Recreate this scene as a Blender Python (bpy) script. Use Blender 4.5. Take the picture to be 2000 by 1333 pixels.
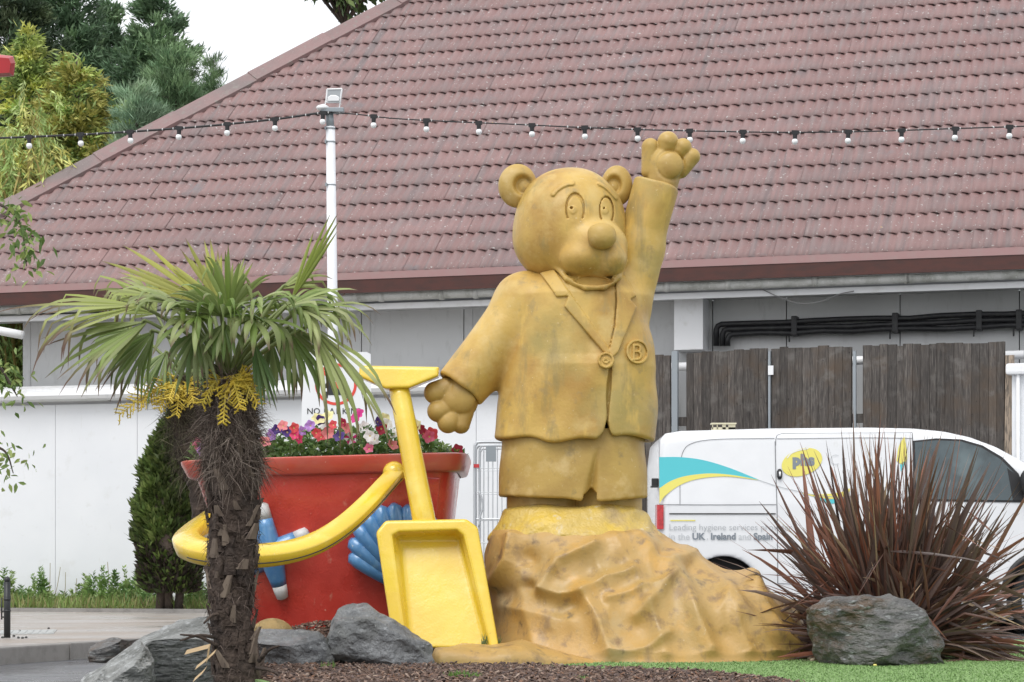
import bpy, bmesh, math, random
import numpy as np
from mathutils import Matrix, Vector

for o in list(bpy.data.objects):
    bpy.data.objects.remove(o)
SC = bpy.context.scene
COL = SC.collection
rnd = random.Random(7)
RG = np.random.default_rng(7)

# ------------------------------------------------------------------ camera, sky, sun
FPX, CX, HY, CAMH = 4400.0, 1000.0, 1100.0, 0.7
cam = bpy.data.cameras.new('camera')
cam.sensor_fit = 'HORIZONTAL'; cam.sensor_width = 36.0
cam.lens = FPX / 2000 * 36
cam.shift_y = (HY - 666.5) / 2000
cam.clip_end = 2000
camo = bpy.data.objects.new('camera', cam)
camo.location = (0, 0, CAMH); camo.rotation_euler = (math.radians(90), 0, 0)
COL.objects.link(camo); SC.camera = camo

SUN_EL, SUN_AZ = math.radians(58), math.radians(205)     # azimuth: clockwise from +Y
w = bpy.data.worlds.new('World'); SC.world = w; w.use_nodes = True
nt = w.node_tree; nt.nodes.clear()
sky = nt.nodes.new('ShaderNodeTexSky'); sky.sky_type = 'NISHITA'
sky.sun_disc = False; sky.sun_elevation = SUN_EL; sky.sun_rotation = SUN_AZ
sky.air_density = 1.0; sky.dust_density = 6.0; sky.ozone_density = 1.0
hs = nt.nodes.new('ShaderNodeHueSaturation'); hs.inputs['Saturation'].default_value = 0.10
mx = nt.nodes.new('ShaderNodeMix'); mx.data_type = 'RGBA'
mx.inputs['Factor'].default_value = 0.6                   # an even cloud layer over the clear-sky gradient
mx.inputs['B'].default_value = (12.0, 12.3, 12.8, 1)
bg = nt.nodes.new('ShaderNodeBackground'); bg.inputs['Strength'].default_value = 0.12
wo = nt.nodes.new('ShaderNodeOutputWorld')
nt.links.new(sky.outputs[0], hs.inputs['Color']); nt.links.new(hs.outputs[0], mx.inputs['A'])
nt.links.new(mx.outputs['Result'], bg.inputs['Color']); nt.links.new(bg.outputs[0], wo.inputs['Surface'])
sl = bpy.data.lights.new('sun', 'SUN'); sl.energy = 1.1; sl.angle = math.radians(32); sl.color = (1, .97, .92)
so = bpy.data.objects.new('sun', sl)
sd = Vector((math.sin(SUN_AZ)*math.cos(SUN_EL), math.cos(SUN_AZ)*math.cos(SUN_EL), math.sin(SUN_EL)))
so.rotation_euler = sd.to_track_quat('Z', 'Y').to_euler(); so.location = (-4, -6, 14)
COL.objects.link(so)
SC.view_settings.view_transform = 'Standard'; SC.view_settings.look = 'None'
SC.view_settings.exposure = 0.16; SC.view_settings.gamma = 1.0; SC.view_settings.use_curve_mapping = False
SC.render.engine = 'CYCLES'
SC.cycles.use_denoising = True
SC.cycles.max_bounces = 8; SC.cycles.diffuse_bounces = 4; SC.cycles.transparent_max_bounces = 16

# ------------------------------------------------------------------ helpers
def P(px, py, Y):
    return np.array([(px-CX)*Y/FPX, Y, CAMH-(py-HY)*Y/FPX])
def PG(px, py, z=0.0):
    Y = FPX*(CAMH-z)/(py-HY)
    return np.array([(px-CX)*Y/FPX, Y, z])
def V3(*a): return np.array(a, float)
def nrm(v):
    v = np.asarray(v, float); return v/max(1e-9, np.linalg.norm(v))

ORG = {}
def worg(o):
    return ORG.get(o.name, np.zeros(3)) if o else np.zeros(3)
def tag(o, label=None, cat=None, group=None, kind=None):
    if label: o['label'] = label
    if cat: o['category'] = cat
    if group: o['group'] = group
    if kind: o['kind'] = kind
    return o
def thing(name, label, cat, loc, group=None):
    o = bpy.data.objects.new(name, None); o.empty_display_size = .1
    COL.objects.link(o); o.location = tuple(loc); ORG[o.name] = np.array(loc, float)
    return tag(o, label, cat, group)

def meshdata(name, V, F, mat=None, smooth=False, col=None, mats=None, midx=None):
    """F: list of faces or (n,k) int array"""
    me = bpy.data.meshes.new(name)
    V = np.asarray(V, np.float32)
    if isinstance(F, np.ndarray):
        n, k = F.shape
        me.vertices.add(len(V)); me.vertices.foreach_set('co', V.ravel())
        me.loops.add(n*k); me.loops.foreach_set('vertex_index', F.astype(np.int32).ravel())
        me.polygons.add(n)
        me.polygons.foreach_set('loop_start', np.arange(0, n*k, k, dtype=np.int32))
        me.polygons.foreach_set('loop_total', np.full(n, k, np.int32))
        me.update(calc_edges=True)
    else:
        me.from_pydata(V.tolist(), [], [list(map(int, f)) for f in F]); me.update()
    if smooth and len(me.polygons):
        me.polygons.foreach_set('use_smooth', np.ones(len(me.polygons), bool))
    if col is not None:
        c = np.ones((len(V), 4), np.float32); c[:, :3] = col
        at = me.color_attributes.new('Col', 'FLOAT_COLOR', 'POINT')
        at.data.foreach_set('color', c.ravel())
    for m in (mats or ([mat] if mat else [])): me.materials.append(m)
    if midx is not None: me.polygons.foreach_set('material_index', np.asarray(midx, np.int32))
    return me
def link(name, me, parent=None, loc=(0, 0, 0)):
    o = bpy.data.objects.new(name, me); COL.objects.link(o)
    if parent:
        o.parent = parent; ORG[o.name] = worg(parent)
    o.location = tuple(loc)
    return o
def mk(name, V, F, mat, parent=None, smooth=False, col=None, **k):
    V = np.asarray(V, float)
    if parent: V = V-worg(parent)
    return link(name, meshdata(name, V, F, mat, smooth, col, **k), parent)

class MB:
    def __init__(s): s.V = []; s.F = []; s.C = []; s.n = 0
    def add(s, V, F, c=None):
        V = np.asarray(V, float)
        s.V.append(V); s.F += [[int(i)+s.n for i in f] for f in F]; s.n += len(V)
        s.C.append(np.tile(np.array(c if c is not None else (1, 1, 1), float), (len(V), 1)) if np.ndim(c) < 2 else np.asarray(c))
        return s
    def obox(s, o, ax, ay, az, c=None):
        """box with corner o and edge vectors"""
        o, ax, ay, az = map(np.asarray, (o, ax, ay, az))
        V = [o, o+ax, o+ax+ay, o+ay, o+az, o+ax+az, o+ax+ay+az, o+ay+az]
        F = [(0, 3, 2, 1), (4, 5, 6, 7), (0, 1, 5, 4), (1, 2, 6, 5), (2, 3, 7, 6), (3, 0, 4, 7)]
        if np.dot(np.cross(ax, ay), az) < 0: F = [f[::-1] for f in F]
        return s.add(V, F, c)
    def box(s, x0, x1, y0, y1, z0, z1, c=None):
        return s.obox((x0, y0, z0), (x1-x0, 0, 0), (0, y1-y0, 0), (0, 0, z1-z0), c)
    def loft(s, rings, cap=True, closed=True, c=None):
        R = [np.asarray(r, float) for r in rings]; n = len(R[0]); m = len(R)
        F = []
        for i in range(m-1):
            for j in range(n if closed else n-1):
                k = (j+1) % n
                F.append((i*n+j, i*n+k, (i+1)*n+k, (i+1)*n+j))
        if cap and closed:
            F.append(tuple(range(n-1, -1, -1))); F.append(tuple(range((m-1)*n, m*n)))
        return s.add(np.concatenate(R), F, c)
    def tube(s, pts, r, n=8, cap=True, c=None):
        pts = [np.asarray(p, float) for p in pts]
        rs = r if np.ndim(r) else [r]*len(pts)
        up = None; rings = []
        for i, p in enumerate(pts):
            t = nrm(pts[min(i+1, len(pts)-1)]-pts[max(i-1, 0)])
            if up is None:
                up = np.cross(t, (0, 0, 1.)) if abs(t[2]) < .95 else np.cross(t, (0, 1., 0))
            a = nrm(up-t*np.dot(up, t)); b = np.cross(t, a); up = a
            th = np.arange(n)*2*math.pi/n
            rings.append(p+rs[i]*(np.cos(th)[:, None]*a+np.sin(th)[:, None]*b))
        return s.loft(rings, cap, True, c)
    def ball(s, c0, r, nu=12, nv=8, c=None):
        r = np.ones(3)*r; rings = []
        for i in range(nv+1):
            ph = math.pi*(i/nv); ph = min(max(ph, .02), math.pi-.02)
            th = np.arange(nu)*2*math.pi/nu
            rings.append(np.asarray(c0)+r*np.stack([np.sin(ph)*np.cos(th), np.sin(ph)*np.sin(th), np.full(nu, -math.cos(ph))], 1))
        return s.loft(rings, True, True, c)
    def prism(s, poly, n, c=None):
        """polygon (world points) extruded by vector n"""
        A = np.asarray(poly, float); k = len(A)
        F = [tuple(range(k))[::-1], tuple(range(k, 2*k))]+[(i, (i+1) % k, (i+1) % k+k, i+k) for i in range(k)]
        return s.add(np.concatenate([A, A+np.asarray(n)]), F, c)
    def build(s, name, mat, parent=None, smooth=False, col=False, bevel=0, fix=True):
        if not s.V: s.add([(0, 0, 0)], [])
        o = mk(name, np.concatenate(s.V), s.F, mat, parent, smooth, np.concatenate(s.C) if col else None)
        if fix and len(o.data.polygons) < 60000:
            bm = bmesh.new(); bm.from_mesh(o.data); bmesh.ops.recalc_face_normals(bm, faces=bm.faces)
            if bevel:
                bmesh.ops.bevel(bm, geom=[e for e in bm.edges if e.is_manifold and e.calc_face_angle(0) > .5], offset=bevel, segments=2, affect='EDGES', profile=.6)
            bm.to_mesh(o.data); bm.free()
        if smooth and bevel: pass
        return o
def autosmooth(o, ang=40):
    me = o.data
    me.polygons.foreach_set('use_smooth', np.ones(len(me.polygons), bool))
    bm = bmesh.new(); bm.from_mesh(me)
    for e in bm.edges:
        e.smooth = not (len(e.link_faces) == 2 and e.calc_face_angle(0) > math.radians(ang))
    bm.to_mesh(me); bm.free()
    return o

def spline(pts, n):
    """Catmull-Rom through points -> n samples"""
    p = np.asarray(pts, float); m = len(p)
    q = np.concatenate([[2*p[0]-p[1]], p, [2*p[-1]-p[-2]]])
    out = []
    for t in np.linspace(0, m-1, n):
        i = min(int(t), m-2); u = t-i
        a, b, c, d = q[i:i+4]
        out.append(.5*((2*b)+(-a+c)*u+(2*a-5*b+4*c-d)*u*u+(-a+3*b-3*c+d)*u**3))
    return np.array(out)
def sfbm(X, seed=0, octv=4, f0=1.0, gain=.5):
    """smooth pseudo noise of points (n,3)"""
    r = np.random.default_rng(seed); out = 0; amp = 1.0; f = f0
    for _ in range(octv):
        s = 0
        for k in range(5):
            d = r.normal(size=3); d /= np.linalg.norm(d)
            s = s+np.sin(X@(d*f*r.uniform(.7, 1.5))+r.uniform(0, 6.3)+1.3*np.sin(X@(np.roll(d, 1)*f*.6)+r.uniform(0, 6)))
        out = out+amp*s/3; amp *= gain; f *= 2.1
    return out

# ---- materials
def M(name, col, rough=.5, noise=(), bump=None, attr=False, rand=0., metal=0., trans=0., coat=0., stretch=None, spec=.5, coords='pos', alpha=None, rvar=None):
    m = bpy.data.materials.new(name); m.use_nodes = True
    n = m.node_tree.nodes; L = m.node_tree.links
    b = n['Principled BSDF']
    b.inputs['Roughness'].default_value = rough; b.inputs['Metallic'].default_value = metal
    b.inputs['Specular IOR Level'].default_value = spec
    if coat:
        b.inputs['Coat Weight'].default_value = coat; b.inputs['Coat Roughness'].default_value = .08
    if coords == 'pos': vec = n.new('ShaderNodeNewGeometry').outputs['Position']
    else: vec = n.new('ShaderNodeTexCoord').outputs['Object']
    def mapped(st):
        if st is None: return vec
        mp = n.new('ShaderNodeMapping'); mp.inputs['Scale'].default_value = st[:3]
        if len(st) > 3:                                      # frame given: turn into it first, then scale
            mp.vector_type = 'TEXTURE'; mp.inputs['Rotation'].default_value = st[3]; mp.inputs['Scale'].default_value = tuple(1/q for q in st[:3])
        L.new(vec, mp.inputs['Vector']); return mp.outputs[0]
    if attr:
        a = n.new('ShaderNodeAttribute'); a.attribute_name = 'Col'
        cur = a.outputs['Color']
        if col != (1, 1, 1):
            mm = n.new('ShaderNodeMix'); mm.data_type = 'RGBA'; mm.blend_type = 'MULTIPLY'; mm.inputs['Factor'].default_value = 1
            L.new(cur, mm.inputs['A']); mm.inputs['B'].default_value = (*col, 1); cur = mm.outputs['Result']
    else:
        rg = n.new('ShaderNodeRGB'); rg.outputs[0].default_value = (*col, 1); cur = rg.outputs[0]
    for it in noise:
        sc, c2, lo, hi = it[:4]; det = it[4] if len(it) > 4 else 4; st = it[5] if len(it) > 5 else stretch
        tx = n.new('ShaderNodeTexNoise'); tx.inputs['Scale'].default_value = sc; tx.inputs['Detail'].default_value = det
        tx.inputs['Roughness'].default_value = .6
        L.new(mapped(st), tx.inputs['Vector'])
        mr = n.new('ShaderNodeMapRange'); mr.inputs['From Min'].default_value = lo; mr.inputs['From Max'].default_value = hi
        L.new(tx.outputs['Fac'], mr.inputs['Value'])
        mm = n.new('ShaderNodeMix'); mm.data_type = 'RGBA'
        L.new(mr.outputs[0], mm.inputs['Factor']); L.new(cur, mm.inputs['A']); mm.inputs['B'].default_value = (*c2, 1)
        cur = mm.outputs['Result']
    if rand:
        oi = n.new('ShaderNodeObjectInfo'); mr = n.new('ShaderNodeMapRange')
        mr.inputs['To Min'].default_value = 1-rand; mr.inputs['To Max'].default_value = 1+rand
        L.new(oi.outputs['Random'], mr.inputs['Value'])
        mm = n.new('ShaderNodeMix'); mm.data_type = 'RGBA'; mm.blend_type = 'MULTIPLY'; mm.inputs['Factor'].default_value = 1
        L.new(cur, mm.inputs['A']); L.new(mr.outputs[0], mm.inputs['B']); cur = mm.outputs['Result']
    L.new(cur, b.inputs['Base Color'])
    if rvar:
        tx = n.new('ShaderNodeTexNoise'); tx.inputs['Scale'].default_value = rvar[0]; tx.inputs['Detail'].default_value = 3
        L.new(vec, tx.inputs['Vector'])
        mr = n.new('ShaderNodeMapRange'); mr.inputs['From Min'].default_value = .35; mr.inputs['From Max'].default_value = .65
        mr.inputs['To Min'].default_value = rvar[1]; mr.inputs['To Max'].default_value = rvar[2]
        L.new(tx.outputs['Fac'], mr.inputs['Value']); L.new(mr.outputs[0], b.inputs['Roughness'])
    if bump:
        for bb in (bump if isinstance(bump[0], tuple) else (bump,)):
            tx = n.new('ShaderNodeTexNoise'); tx.inputs['Scale'].default_value = bb[0]; tx.inputs['Detail'].default_value = bb[2] if len(bb) > 2 else 4
            L.new(mapped(bb[3] if len(bb) > 3 else stretch), tx.inputs['Vector'])
            bp = n.new('ShaderNodeBump'); bp.inputs['Distance'].default_value = bb[1]; bp.inputs['Strength'].default_value = 1
            L.new(tx.outputs['Fac'], bp.inputs['Height'])
            if b.inputs['Normal'].is_linked:
                L.new(b.inputs['Normal'].links[0].from_socket, bp.inputs['Normal'])
            L.new(bp.outputs[0], b.inputs['Normal'])
    if trans:
        out = n['Material Output']
        tr = n.new('ShaderNodeBsdfTranslucent'); L.new(cur, tr.inputs['Color'])
        ms = n.new('ShaderNodeMixShader'); ms.inputs[0].default_value = trans
        L.new(b.outputs[0], ms.inputs[1]); L.new(tr.outputs[0], ms.inputs[2]); L.new(ms.outputs[0], out.inputs['Surface'])
    return m

# ---- signed distance sculpting (pixel-sized units, meshed with surface nets)
def sgrid(lo, hi, h):
    a = [np.arange(lo[i], hi[i]+h, h, dtype=np.float32) for i in range(3)]
    return a[0][:, None, None], a[1][None, :, None], a[2][None, None, :]
def smin(a, b, k):
    h = np.clip(.5+.5*(b-a)/k, 0, 1)
    return b+(a-b)*h-k*h*(1-h)
def smax(a, b, k): return -smin(-a, -b, k)
def ell(U, V, W, c, r):
    x, y, z = (U-c[0])/r[0], (V-c[1])/r[1], (W-c[2])/r[2]
    k0 = np.sqrt(x*x+y*y+z*z)+1e-6
    k1 = np.sqrt((x/r[0])**2+(y/r[1])**2+(z/r[2])**2)+1e-6
    return k0*(k0-1)/k1
def cap3(U, V, W, A, B, ra, rb):
    A = np.array(A, np.float32); B = np.array(B, np.float32); d = B-A
    t = np.clip(((U-A[0])*d[0]+(V-A[1])*d[1]+(W-A[2])*d[2])/float(d@d), 0, 1)
    return np.sqrt((U-A[0]-t*d[0])**2+(V-A[1]-t*d[1])**2+(W-A[2]-t*d[2])**2)-(ra+(rb-ra)*t)
def seg2(U, V, A, B):
    d = (B[0]-A[0], B[1]-A[1]); t = np.clip(((U-A[0])*d[0]+(V-A[1])*d[1])/(d[0]**2+d[1]**2+1e-6), 0, 1)
    return np.sqrt((U-A[0]-t*d[0])**2+(V-A[1]-t*d[1])**2)
def path2(U, V, pts):
    d = seg2(U, V, pts[0], pts[1])
    for a, b in zip(pts[1:], pts[2:]): d = np.minimum(d, seg2(U, V, a, b))
    return d
def poly2(U, V, pts):
    """signed distance to a polygon"""
    d = path2(U, V, list(pts)+[pts[0]])
    ins = np.zeros(np.broadcast(U, V).shape, bool)
    for (x0, y0), (x1, y1) in zip(pts, list(pts[1:])+[pts[0]]):
        if y0 == y1: continue
        ins ^= ((V < y0) != (V < y1)) & (U < (x1-x0)*(V-y0)/(y1-y0)+x0)
    return np.where(ins, -d, d)
def nets(D, lo, h):
    D = np.asarray(D, np.float32); nx, ny, nz = D.shape
    D = np.where(D == 0, 1e-6, D)
    S = D < 0
    cnt = np.zeros((nx-1, ny-1, nz-1), np.int8)
    for i in (0, 1):
        for j in (0, 1):
            for k in (0, 1): cnt += S[i:nx-1+i, j:ny-1+j, k:nz-1+k]
    act = (cnt > 0) & (cnt < 8)
    idx = np.full(act.shape, -1, np.int64); ci = np.argwhere(act); idx[act] = np.arange(len(ci))
    cs = [(i, j, k) for i in (0, 1) for j in (0, 1) for k in (0, 1)]
    val = {c: D[ci[:, 0]+c[0], ci[:, 1]+c[1], ci[:, 2]+c[2]] for c in cs}
    acc = np.zeros((len(ci), 3)); num = np.zeros(len(ci))
    for a in cs:
        for ax in range(3):
            if a[ax]: continue
            b = list(a); b[ax] = 1; b = tuple(b)
            va, vb = val[a], val[b]; m = (va < 0) != (vb < 0)
            t = np.where(m, va/np.where(m, va-vb, 1), 0)
            p = np.array(a, float)[None, :].repeat(len(ci), 0); p[:, ax] += t
            acc += p*m[:, None]; num += m
    Vt = (ci+acc/num[:, None])*h+np.array(lo)
    quads = []
    for ax in range(3):
        s0 = [slice(None)]*3; s1 = [slice(None)]*3
        s0[ax] = slice(0, -1); s1[ax] = slice(1, None)
        A, B = S[tuple(s0)], S[tuple(s1)]
        e = np.argwhere(A != B)
        o1, o2 = (ax+1) % 3, (ax+2) % 3
        ok = (e[:, o1] > 0) & (e[:, o2] > 0) & (e[:, o1] < D.shape[o1]-1) & (e[:, o2] < D.shape[o2]-1)
        e = e[ok]; ins = A[tuple(e.T)]
        def cell(d1, d2):
            q = e.copy(); q[:, o1] += d1; q[:, o2] += d2
            return idx[tuple(q.T)]
        q = np.stack([cell(-1, -1), cell(0, -1), cell(0, 0), cell(-1, 0)], 1)
        q[~ins] = q[~ins][:, ::-1]
        quads.append(q)
    return Vt, np.concatenate(quads)
def sculpt(name, fn, lo, hi, h, Zp, mat, parent, shear=0., smoothit=1, col=None):
    """fn(U,V,W)->distance, u=px right, v=px down, w=px away, laid out at distance Zp"""
    U, V, W = sgrid(lo, hi, h)
    D = np.broadcast_to(fn(U, V, W), (U.shape[0], V.shape[1], W.shape[2]))
    Vt, Q = nets(D, lo, h)
    s = Zp/FPX
    X = np.stack([(Vt[:, 0]-CX)*s, Zp+Vt[:, 2]*s+shear*(Vt[:, 1]-HY)*s, CAMH-(Vt[:, 1]-HY)*s], 1)
    return mk(name, X, Q, mat, parent, smooth=True)
# ------------------------------------------------------------------ materials of the setting
m_asph = M('wet_asphalt', (.10, .105, .115), .3, noise=[(1.2, (.06, .062, .068), .4, .7), (90, (.17, .17, .18), .5, .75)], bump=((160, .004), (2, .01)), rvar=(1.1, .08, .4), spec=.7)
m_pave = M('damp_pavement', (.36, .335, .31), .45, noise=[(2.5, (.30, .24, .19), .4, .7), (1.1, (.42, .40, .39), .5, .75), (60, (.26, .24, .22), .5, .8)], bump=(120, .003), rvar=(.9, .25, .6), stretch=(.5, 1, 1))
m_kerb = M('kerb_stone', (.27, .255, .24), .6, noise=[(6, (.17, .16, .15), .45, .7), (120, (.3, .29, .27), .5, .8)], bump=(150, .003))
m_soil = M('verge_soil', (.10, .085, .05), .9, noise=[(5, (.06, .07, .025), .4, .6)], bump=(30, .02))
m_turf = M('green_turf', (.20, .315, .115), .85, noise=[(1.8, (.165, .275, .095), .4, .65), (260, (.26, .38, .16), .5, .7)], bump=(420, .003))
m_bark = M('bark_mulch', (.10, .06, .04), .85, noise=[(40, (.16, .10, .07), .45, .65), (15, (.05, .03, .02), .5, .7)], bump=(60, .02))
m_under = M('roof_underlay', (.05, .03, .03), .8)
m_hip = M('weathered_hip_cap', (.24, .15, .145), .5, noise=[(1.6, (.18, .14, .135), .42, .62, 5), (9, (.22, .20, .18), .55, .75), (60, (.45, .4, .37), .66, .74)], bump=(30, .004), rand=.06)
m_fascia = M('brown_fascia', (.07, .019, .013), .55, noise=[(5, (.045, .016, .012), .4, .7), (220, (.30, .2, .17), .70, .76)], stretch=(1, 1, 3))
m_drip = M('faded_drip_edge', (.34, .20, .195), .5, noise=[(8, (.33, .22, .21), .45, .7)])
m_gut = M('grey_gutter', (.48, .48, .46), .5, noise=[(6, (.27, .27, .24), .45, .72), (40, (.6, .6, .58), .6, .7)])
m_white = M('white_cladding', (.80, .815, .84), .42, noise=[(.7, (.74, .76, .79), .4, .7), (9, (.70, .71, .72), .62, .8), (14, (.66, .66, .64), .68, .85, 3, (1, 1, .15)), (2.4, (.68, .69, .69), .60, .76, 6), (30, (.45, .45, .43), .76, .80, 4)], rand=.02)
m_greyp = M('grey_wall_panel', (.54, .545, .545), .5, noise=[(.8, (.48, .485, .485), .4, .7), (12, (.42, .425, .42), .58, .8, 4, (1, 1, .25)), (3, (.40, .40, .39), .62, .8, 6)], rand=.03)
m_pvc = M('white_pvc', (.78, .785, .80), .35, noise=[(5, (.64, .64, .62), .55, .8)])
m_dark = M('dark_joint', (.06, .06, .06), .8)
m_black = M('black_lagging', (.012, .012, .014), .5, noise=[(14, (.03, .03, .03), .5, .7)], bump=(30, .006))
m_wood = M('weathered_fence_board', (.078, .067, .060), .75, noise=[(9, (.042, .036, .033), .4, .62, 5, (5, 5, .45)), (26, (.15, .135, .12), .50, .70, 5, (4, 4, .25)), (3, (.085, .062, .045), .5, .7), (5, (.13, .12, .11), .56, .7, 5), (30, (.018, .014, .012), .70, .74, 2, (1, 1, .6))], bump=(40, .006, 4, (4, 4, .3)), rand=.28)
m_galv = M('galvanised_steel', (.29, .32, .345), .45, metal=.3, noise=[(8, (.30, .33, .35), .45, .7)])
m_polew = M('white_painted_pole', (.78, .79, .82), .35, noise=[(14, (.5, .42, .36), .72, .78), (3, (.70, .71, .74), .45, .7)])
m_rawwood = M('split_timber', (.33, .26, .2), .8, noise=[(20, (.12, .1, .08), .45, .6, 4, (3, 3, .4))])

# ------------------------------------------------------------------ building frame of reference
BS = .293; BN = math.hypot(1, BS)
BE = V3(1/BN, -BS/BN, 0); BD = V3(BS/BN, 1/BN, 0); BO = V3(0, 27.6, 0)
def Bp(a, d, z): return BO+a*BE+d*BD+V3(0, 0, z)
def a_at(px, d):
    k = (px-CX)/FPX
    return (k*(BO[1]+d*BD[1])-BO[0]-d*BD[0])/(BE[0]-k*BE[1])
def z_at(py, a, d): return CAMH+(HY-py)*Bp(a, d, 0)[1]/FPX
def bbox(mb, a0, a1, d0, d1, z0, z1, c=None):
    return mb.obox(Bp(a0, d0, z0), BE*(a1-a0), BD*(d1-d0), V3(0, 0, z1-z0), c)

# ------------------------------------------------------------------ ground
g = MB(); g.add([(-400, -60, 0), (400, -60, 0), (400, 900, 0), (-400, 900, 0)], [(0, 1, 2, 3)])
tag(g.build('road', m_asph), kind='structure')
KA, KB = V3(-3.52, 15.45, 0), V3(-3.13, 16.45, 0); KD = nrm(KB-KA); KN = V3(-KD[1], KD[0], 0)   # kerb runs away to the right
k0 = KA-KD*9; k1 = KA+KD*5.2
pv = MB(); A = [k0+KN*.13, k1+KN*.13, V3(1.0, 22.2, 0), V3(1.0, 27.2, 0), V3(-12, 31.2, 0), V3(-14, 8, 0)]
pv.prism([p+V3(0, 0, -.05) for p in A], (0, 0, .17))
tag(pv.build('pavement', m_pave), kind='structure')
kb = thing('kerb', 'grey stone kerb edging the damp pavement beside the wet road', 'kerb', KA)
for i in range(-9, 6):
    s = KA+KD*(i*.9)
    MB().obox(s+V3(0, 0, -.05), KD*.888, KN*.128, V3(0, 0, .17+.002*(i % 2))).build('kerb_stone', m_kerb, kb, bevel=.012)
vg = MB(); bbox(vg, -9, a_at(980, -1.4), -2.35, -.56, .0, .14)
tag(vg.build('verge', m_soil), kind='structure')
ve = MB(); bbox(ve, -9, a_at(980, -1.4), -2.40, -2.352, .0, .165)
tag(ve.build('verge_edging', m_kerb), 'thin timber edging board between pavement and weedy verge', 'edging')
# planted bed, raised
BZ = .2
bedp = [(-1.0, 4), (-1.0, 9.3), (-1.25, 10.2), (-1.85, 11.6), (-1.75, 13.5), (-.6, 14.3), (1.2, 14.7), (3, 14.7), (5.5, 14.5), (6, 4)]
b_ = MB(); b_.prism([V3(x, y, -.05) for x, y in bedp], (0, 0, BZ+.05))
tag(b_.build('artificial_lawn', m_turf), kind='structure')
edge = [PG(845, 1303, BZ), PG(1000, 1303, BZ), PG(1200, 1309, BZ), PG(1350, 1316, BZ), PG(1450, 1325, BZ), PG(1545, 1335, BZ), PG(1600, 1350, BZ)]
edge = spline(edge, 40)+sfbm(np.linspace(0, 9, 40)[:, None]*np.ones(3), 5, 2, 2)[:, None]*V3(.0, .035, 0)
barkpoly = [V3(-.97, 4.5, BZ), V3(-.97, 9.3, BZ), V3(-1.22, 10.2, BZ), V3(-1.8, 11.6, BZ), V3(-1.7, 13.2, BZ), V3(-.2, 13.2, BZ), V3(-.36, 11.3, BZ)]+[e for e in edge]+[V3(1.2, 4.5, BZ)]
bk = MB(); bk.prism([p+V3(0, 0, -.02) for p in barkpoly], (0, 0, .026))
tag(bk.build('bark_bed', m_bark), kind='structure')

def inpoly(X, Y, poly):
    ins = np.zeros(len(X), bool)
    for a, b in zip(poly, poly[1:]+[poly[0]]):
        if a[1] == b[1]: continue
        ins ^= ((Y < a[1]) != (Y < b[1])) & (X < (b[0]-a[0])*(Y-a[1])/(b[1]-a[1])+a[0])
    return ins
# the bed banks up towards the bucket
def bankz(x, y):
    return BZ+.17*np.exp(-((x+.98)/.42)**2-((y-12.05)/.62)**2)
gx, gy = np.meshgrid(np.linspace(-1.75, -.2, 60), np.linspace(10.9, 13.1, 60), indexing='ij')
gv = np.stack([gx, gy, bankz(gx, gy)-.012+.006*sfbm(np.stack([gx, gy, gx*0], 2).reshape(-1, 3)*14, 3, 3).reshape(gx.shape)], 2).reshape(-1, 3)
i0 = np.arange(59)[:, None]*60; j = np.arange(59)[None, :]
tag(mk('bark_bank', gv, np.stack([i0+j, i0+60+j, i0+61+j, i0+j+1], 2).reshape(-1, 4), m_bark, smooth=True), kind='structure')
# bark chips
n = 26000
X = RG.uniform(-1.8, 1.25, n); Y = 8.9+RG.random(n)**.8*4.2
k = inpoly(X, Y, barkpoly); X, Y = X[k], Y[k]; n = len(X)
L_ = RG.uniform(.010, .034, n); Wd = RG.uniform(.005, .013, n); T_ = RG.uniform(.002, .006, n)
th = RG.uniform(0, 6.3, n); ti = RG.normal(0, .35, n); ro = RG.normal(0, .35, n)
ax = np.stack([np.cos(th)*np.cos(ti), np.sin(th)*np.cos(ti), np.sin(ti)], 1)
ay = np.stack([-np.sin(th)*np.cos(ro), np.cos(th)*np.cos(ro), np.sin(ro)], 1); az = np.cross(ax, ay)
C = np.stack([X, Y, bankz(X, Y)+.008+RG.uniform(0, .014, n)], 1)
cr = np.array([(-1, -1, -1), (1, -.7, -1), (1, .8, -1), (-.9, 1, -1), (-1, -1, 1), (1, -.7, 1), (1, .8, 1), (-.9, 1, 1)])
Vc = C[:, None]+.5*(cr[None, :, :1]*(ax*L_[:, None])[:, None]+cr[None, :, 1:2]*(ay*Wd[:, None])[:, None]+cr[None, :, 2:]*(az*T_[:, None])[:, None])
Fb = np.array([(4, 5, 6, 7), (0, 1, 5, 4), (1, 2, 6, 5), (2, 3, 7, 6), (3, 0, 4, 7)])
Fc = (np.arange(n)[:, None, None]*8+Fb).reshape(-1, 4)
pal = np.array([(.10, .062, .045), (.16, .10, .075), (.065, .042, .035), (.25, .17, .13), (.13, .09, .08), (.33, .25, .2), (.19, .10, .06)])
cc = pal[RG.choice(7, n, p=[.26, .22, .18, .1, .12, .05, .07])]*RG.uniform(.8, 1.2, (n, 1))
m_chip = M('bark_chip', (1, 1, 1), .75, attr=True)
tag(mk('bark_chips', Vc.reshape(-1, 3), Fc, m_chip, col=np.repeat(cc, 8, 0)), kind='stuff')
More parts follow.
